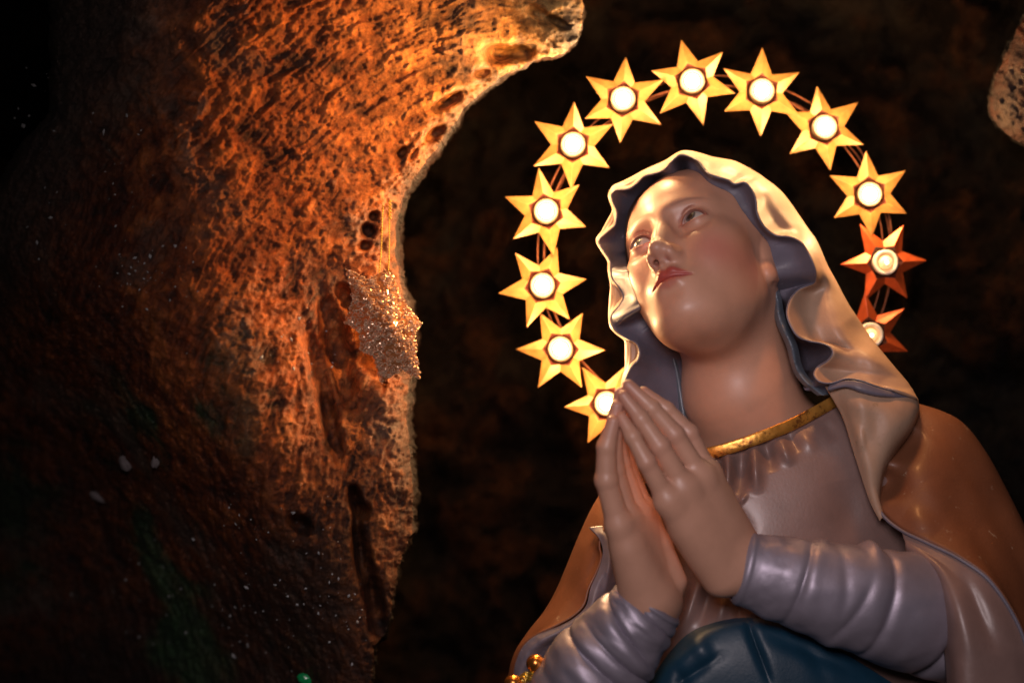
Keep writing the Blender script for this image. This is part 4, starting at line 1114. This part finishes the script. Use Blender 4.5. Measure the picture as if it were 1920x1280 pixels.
for t in range(820):
    k = r3.randrange(n); a = math.sqrt(r3.random()); b = r3.random()
    p = cf * (1 - a) + a * (O_[k] * (1 - b) + O_[(k + 1) % n] * b)
    c = Cn(p) + [0, 0, 1.5]
    R = r3.uniform(2.0, 4.6); th = np.linspace(0, 2 * math.pi, 9)[:-1]
    e1 = np.array([1, r3.uniform(-.3, .3), r3.uniform(-.6, .3)]); e1 /= np.linalg.norm(e1)
    e2 = np.cross([r3.uniform(-.4, .4), r3.uniform(-.4, .4), 1], e1); e2 /= np.linalg.norm(e2)
    if t % 5:
        pts = c + R * (np.cos(th)[:, None] * e1 + r3.uniform(.6, 1.1) * np.sin(th)[:, None] * e2)
        rr = 1.0; m = len(pts); nn = np.cross(e1, e2)
        ring = []
        for i in range(m):
            o_ = (pts[i] - c) / (np.linalg.norm(pts[i] - c) + 1e-6)
            ring += [pts[i] + rr * (math.cos(q) * o_ + math.sin(q) * nn) for q in (0, 2.1, 4.2)]
        f = [(i * 3 + j, i * 3 + (j + 1) % 3, ((i + 1) % m) * 3 + (j + 1) % 3, ((i + 1) % m) * 3 + j) for i in range(m) for j in range(3)]
        addm(np.array(ring), f)
    else:
        r_ = r3.uniform(1.0, 2.1)
        o8 = c + [0, 0, 1] + r_ * np.array([(1, 0, 0), (0, 1, 0), (-1, 0, 0), (0, -1, 0), (0, 0, 1), (0, 0, -1)], float)
        addm(o8, [(0, 1, 4), (1, 2, 4), (2, 3, 4), (3, 0, 4), (1, 0, 5), (2, 1, 5), (3, 2, 5), (0, 3, 5)])
for k in range(n):                                              # wire along the outline
    for j in range(5):
        c = Cn(O_[k] + (O_[(k + 1) % n] - O_[k]) * j / 5 + [r3.uniform(-1, 1), r3.uniform(-1, 1), 1])
        r_ = r3.uniform(1.6, 2.6)
        addm(c + r_ * np.array([(1, 0, 0), (0, 1, 0), (-1, 0, 0), (0, -1, 0), (0, 0, 1), (0, 0, -1)], float), [(0, 1, 4), (1, 2, 4), (2, 3, 4), (3, 0, 4), (1, 0, 5), (2, 1, 5), (3, 2, 5), (0, 3, 5)])
fo = mesh('filigree', np.concatenate(V), F, M_FIL, orn, smooth=False); fo['kind'] = 'stuff'
M_THR = simple('thread_gold', (0.75, 0.48, 0.07), 0.35, metallic=0.5)
for (x0, y0, x1, y1) in ((711, 512, 719, 384), (728, 508, 731, 376)):
    t = np.linspace(0, 1, 160)
    pts = np.stack([x0 + (x1 - x0) * t + 0.8 * np.sin(t * 5), y0 + (y1 - y0) * t, 58 + 6 * t], -1)
    v, f = tube(Cn(pts), 1.25 + 0.45 * np.sin(t * 160), 6); mesh('thread', v, f, M_THR, orn)
t = np.linspace(0, 1, 150); v, f = tube(Cn(np.stack([731 + 2.2 * np.sin(t * 34), 376 + 34 * t, 65 + 2.2 * np.cos(t * 34)], -1)), 1.2, 6); mesh('thread_knot', v, f, M_THR, orn)

# ================================================================== SMALL THINGS ON THE ROCK
M_PALE = simple('pale_stone', (0.17, 0.14, 0.14), 0.7)
M_GREEN = simple('green_glass', (0.01, 0.35, 0.10), 0.25, coat=0.5)
def pebble(name, px, py, rx, ry, ang, material, label, cat, seed, group=None, lift=6):
    w = rock_w('rock_arch', px, py) + lift
    V, Fq, D = uvsphere((0, 0, 0), 1.0, 22, 16)
    D = D * (1 + 0.16 * vnoise(D * 2.2 + seed, seed))[:, None] * [rx, ry, min(rx, ry) * 0.6]
    c_, s_ = math.cos(ang), math.sin(ang); D = D @ np.array([[c_, s_, 0], [-s_, c_, 0], [0, 0, 1]])
    return tag(mesh(name, Cv(px, py, w) + D, Fq, material), label, cat, group)
pebble('pale_pebble', 236, 868, 13, 17, 0.4, M_PALE, 'greyish white oval pebble, left one of the pair on the dark lower rock', 'pebble', 1)
pebble('pale_pebble', 292, 864, 9, 14, -0.2, M_PALE, 'white pebble with a pinkish side, right one of the pair on the dark lower rock', 'pebble', 2)
pebble('pale_pebble', 184, 932, 20, 8, -0.5, M_PALE, 'long thin pale pebble below the pair on the dark lower rock', 'pebble', 3)
pebble('green_shard', 573, 1272, 17, 10, -0.3, M_GREEN, 'bright green shard at the bottom edge of the dark rock', 'shard', 4, lift=10)
# pale mineral flecks scattered in clusters over the dark rock
V = []; F = []; base = 0; r4 = random.Random(11)
cl = [(470, 980, 60, 20), (500, 1150, 70, 40), (250, 500, 40, 30), (300, 540, 40, 40), (60, 180, 40, 60), (230, 300, 60, 60), (640, 1170, 40, 60), (330, 1090, 120, 40), (600, 1060, 40, 60), (420, 1200, 160, 50), (560, 640, 50, 40), (150, 420, 90, 60)]
for t in range(260):
    cx, cy, sx, sy = cl[r4.randrange(len(cl))]
    px = r4.gauss(cx, sx); py = r4.gauss(cy, sy)
    if not (20 < px < 690 and 10 < py < 1275): continue
    w = rock_w('rock_arch', px, py)
    if w < -700: continue
    r_ = abs(r4.gauss(0, 1.3)) + 0.6; a = r4.uniform(0, 3.14)
    c = Cv(px, py, w + 1.5)
    u = np.array([math.cos(a), math.sin(a), 0]) * r_ * r4.uniform(1, 2.2); v = np.array([-math.sin(a), math.cos(a), 0.3]) * r_
    addm(np.array([c - u, c - v, c + u, c + v, c + [0, 0, r_]]), [(0, 1, 4), (1, 2, 4), (2, 3, 4), (3, 0, 4)])
M_FLK = simple('mineral_pale', (0.5, 0.5, 0.5), 0.25, coat=0.5)
tag(mesh('mineral_flecks', np.concatenate(V), F, M_FLK, smooth=False), 'tiny pale mineral flecks sprinkled over the dark rock', 'mineral flecks', kind='stuff')
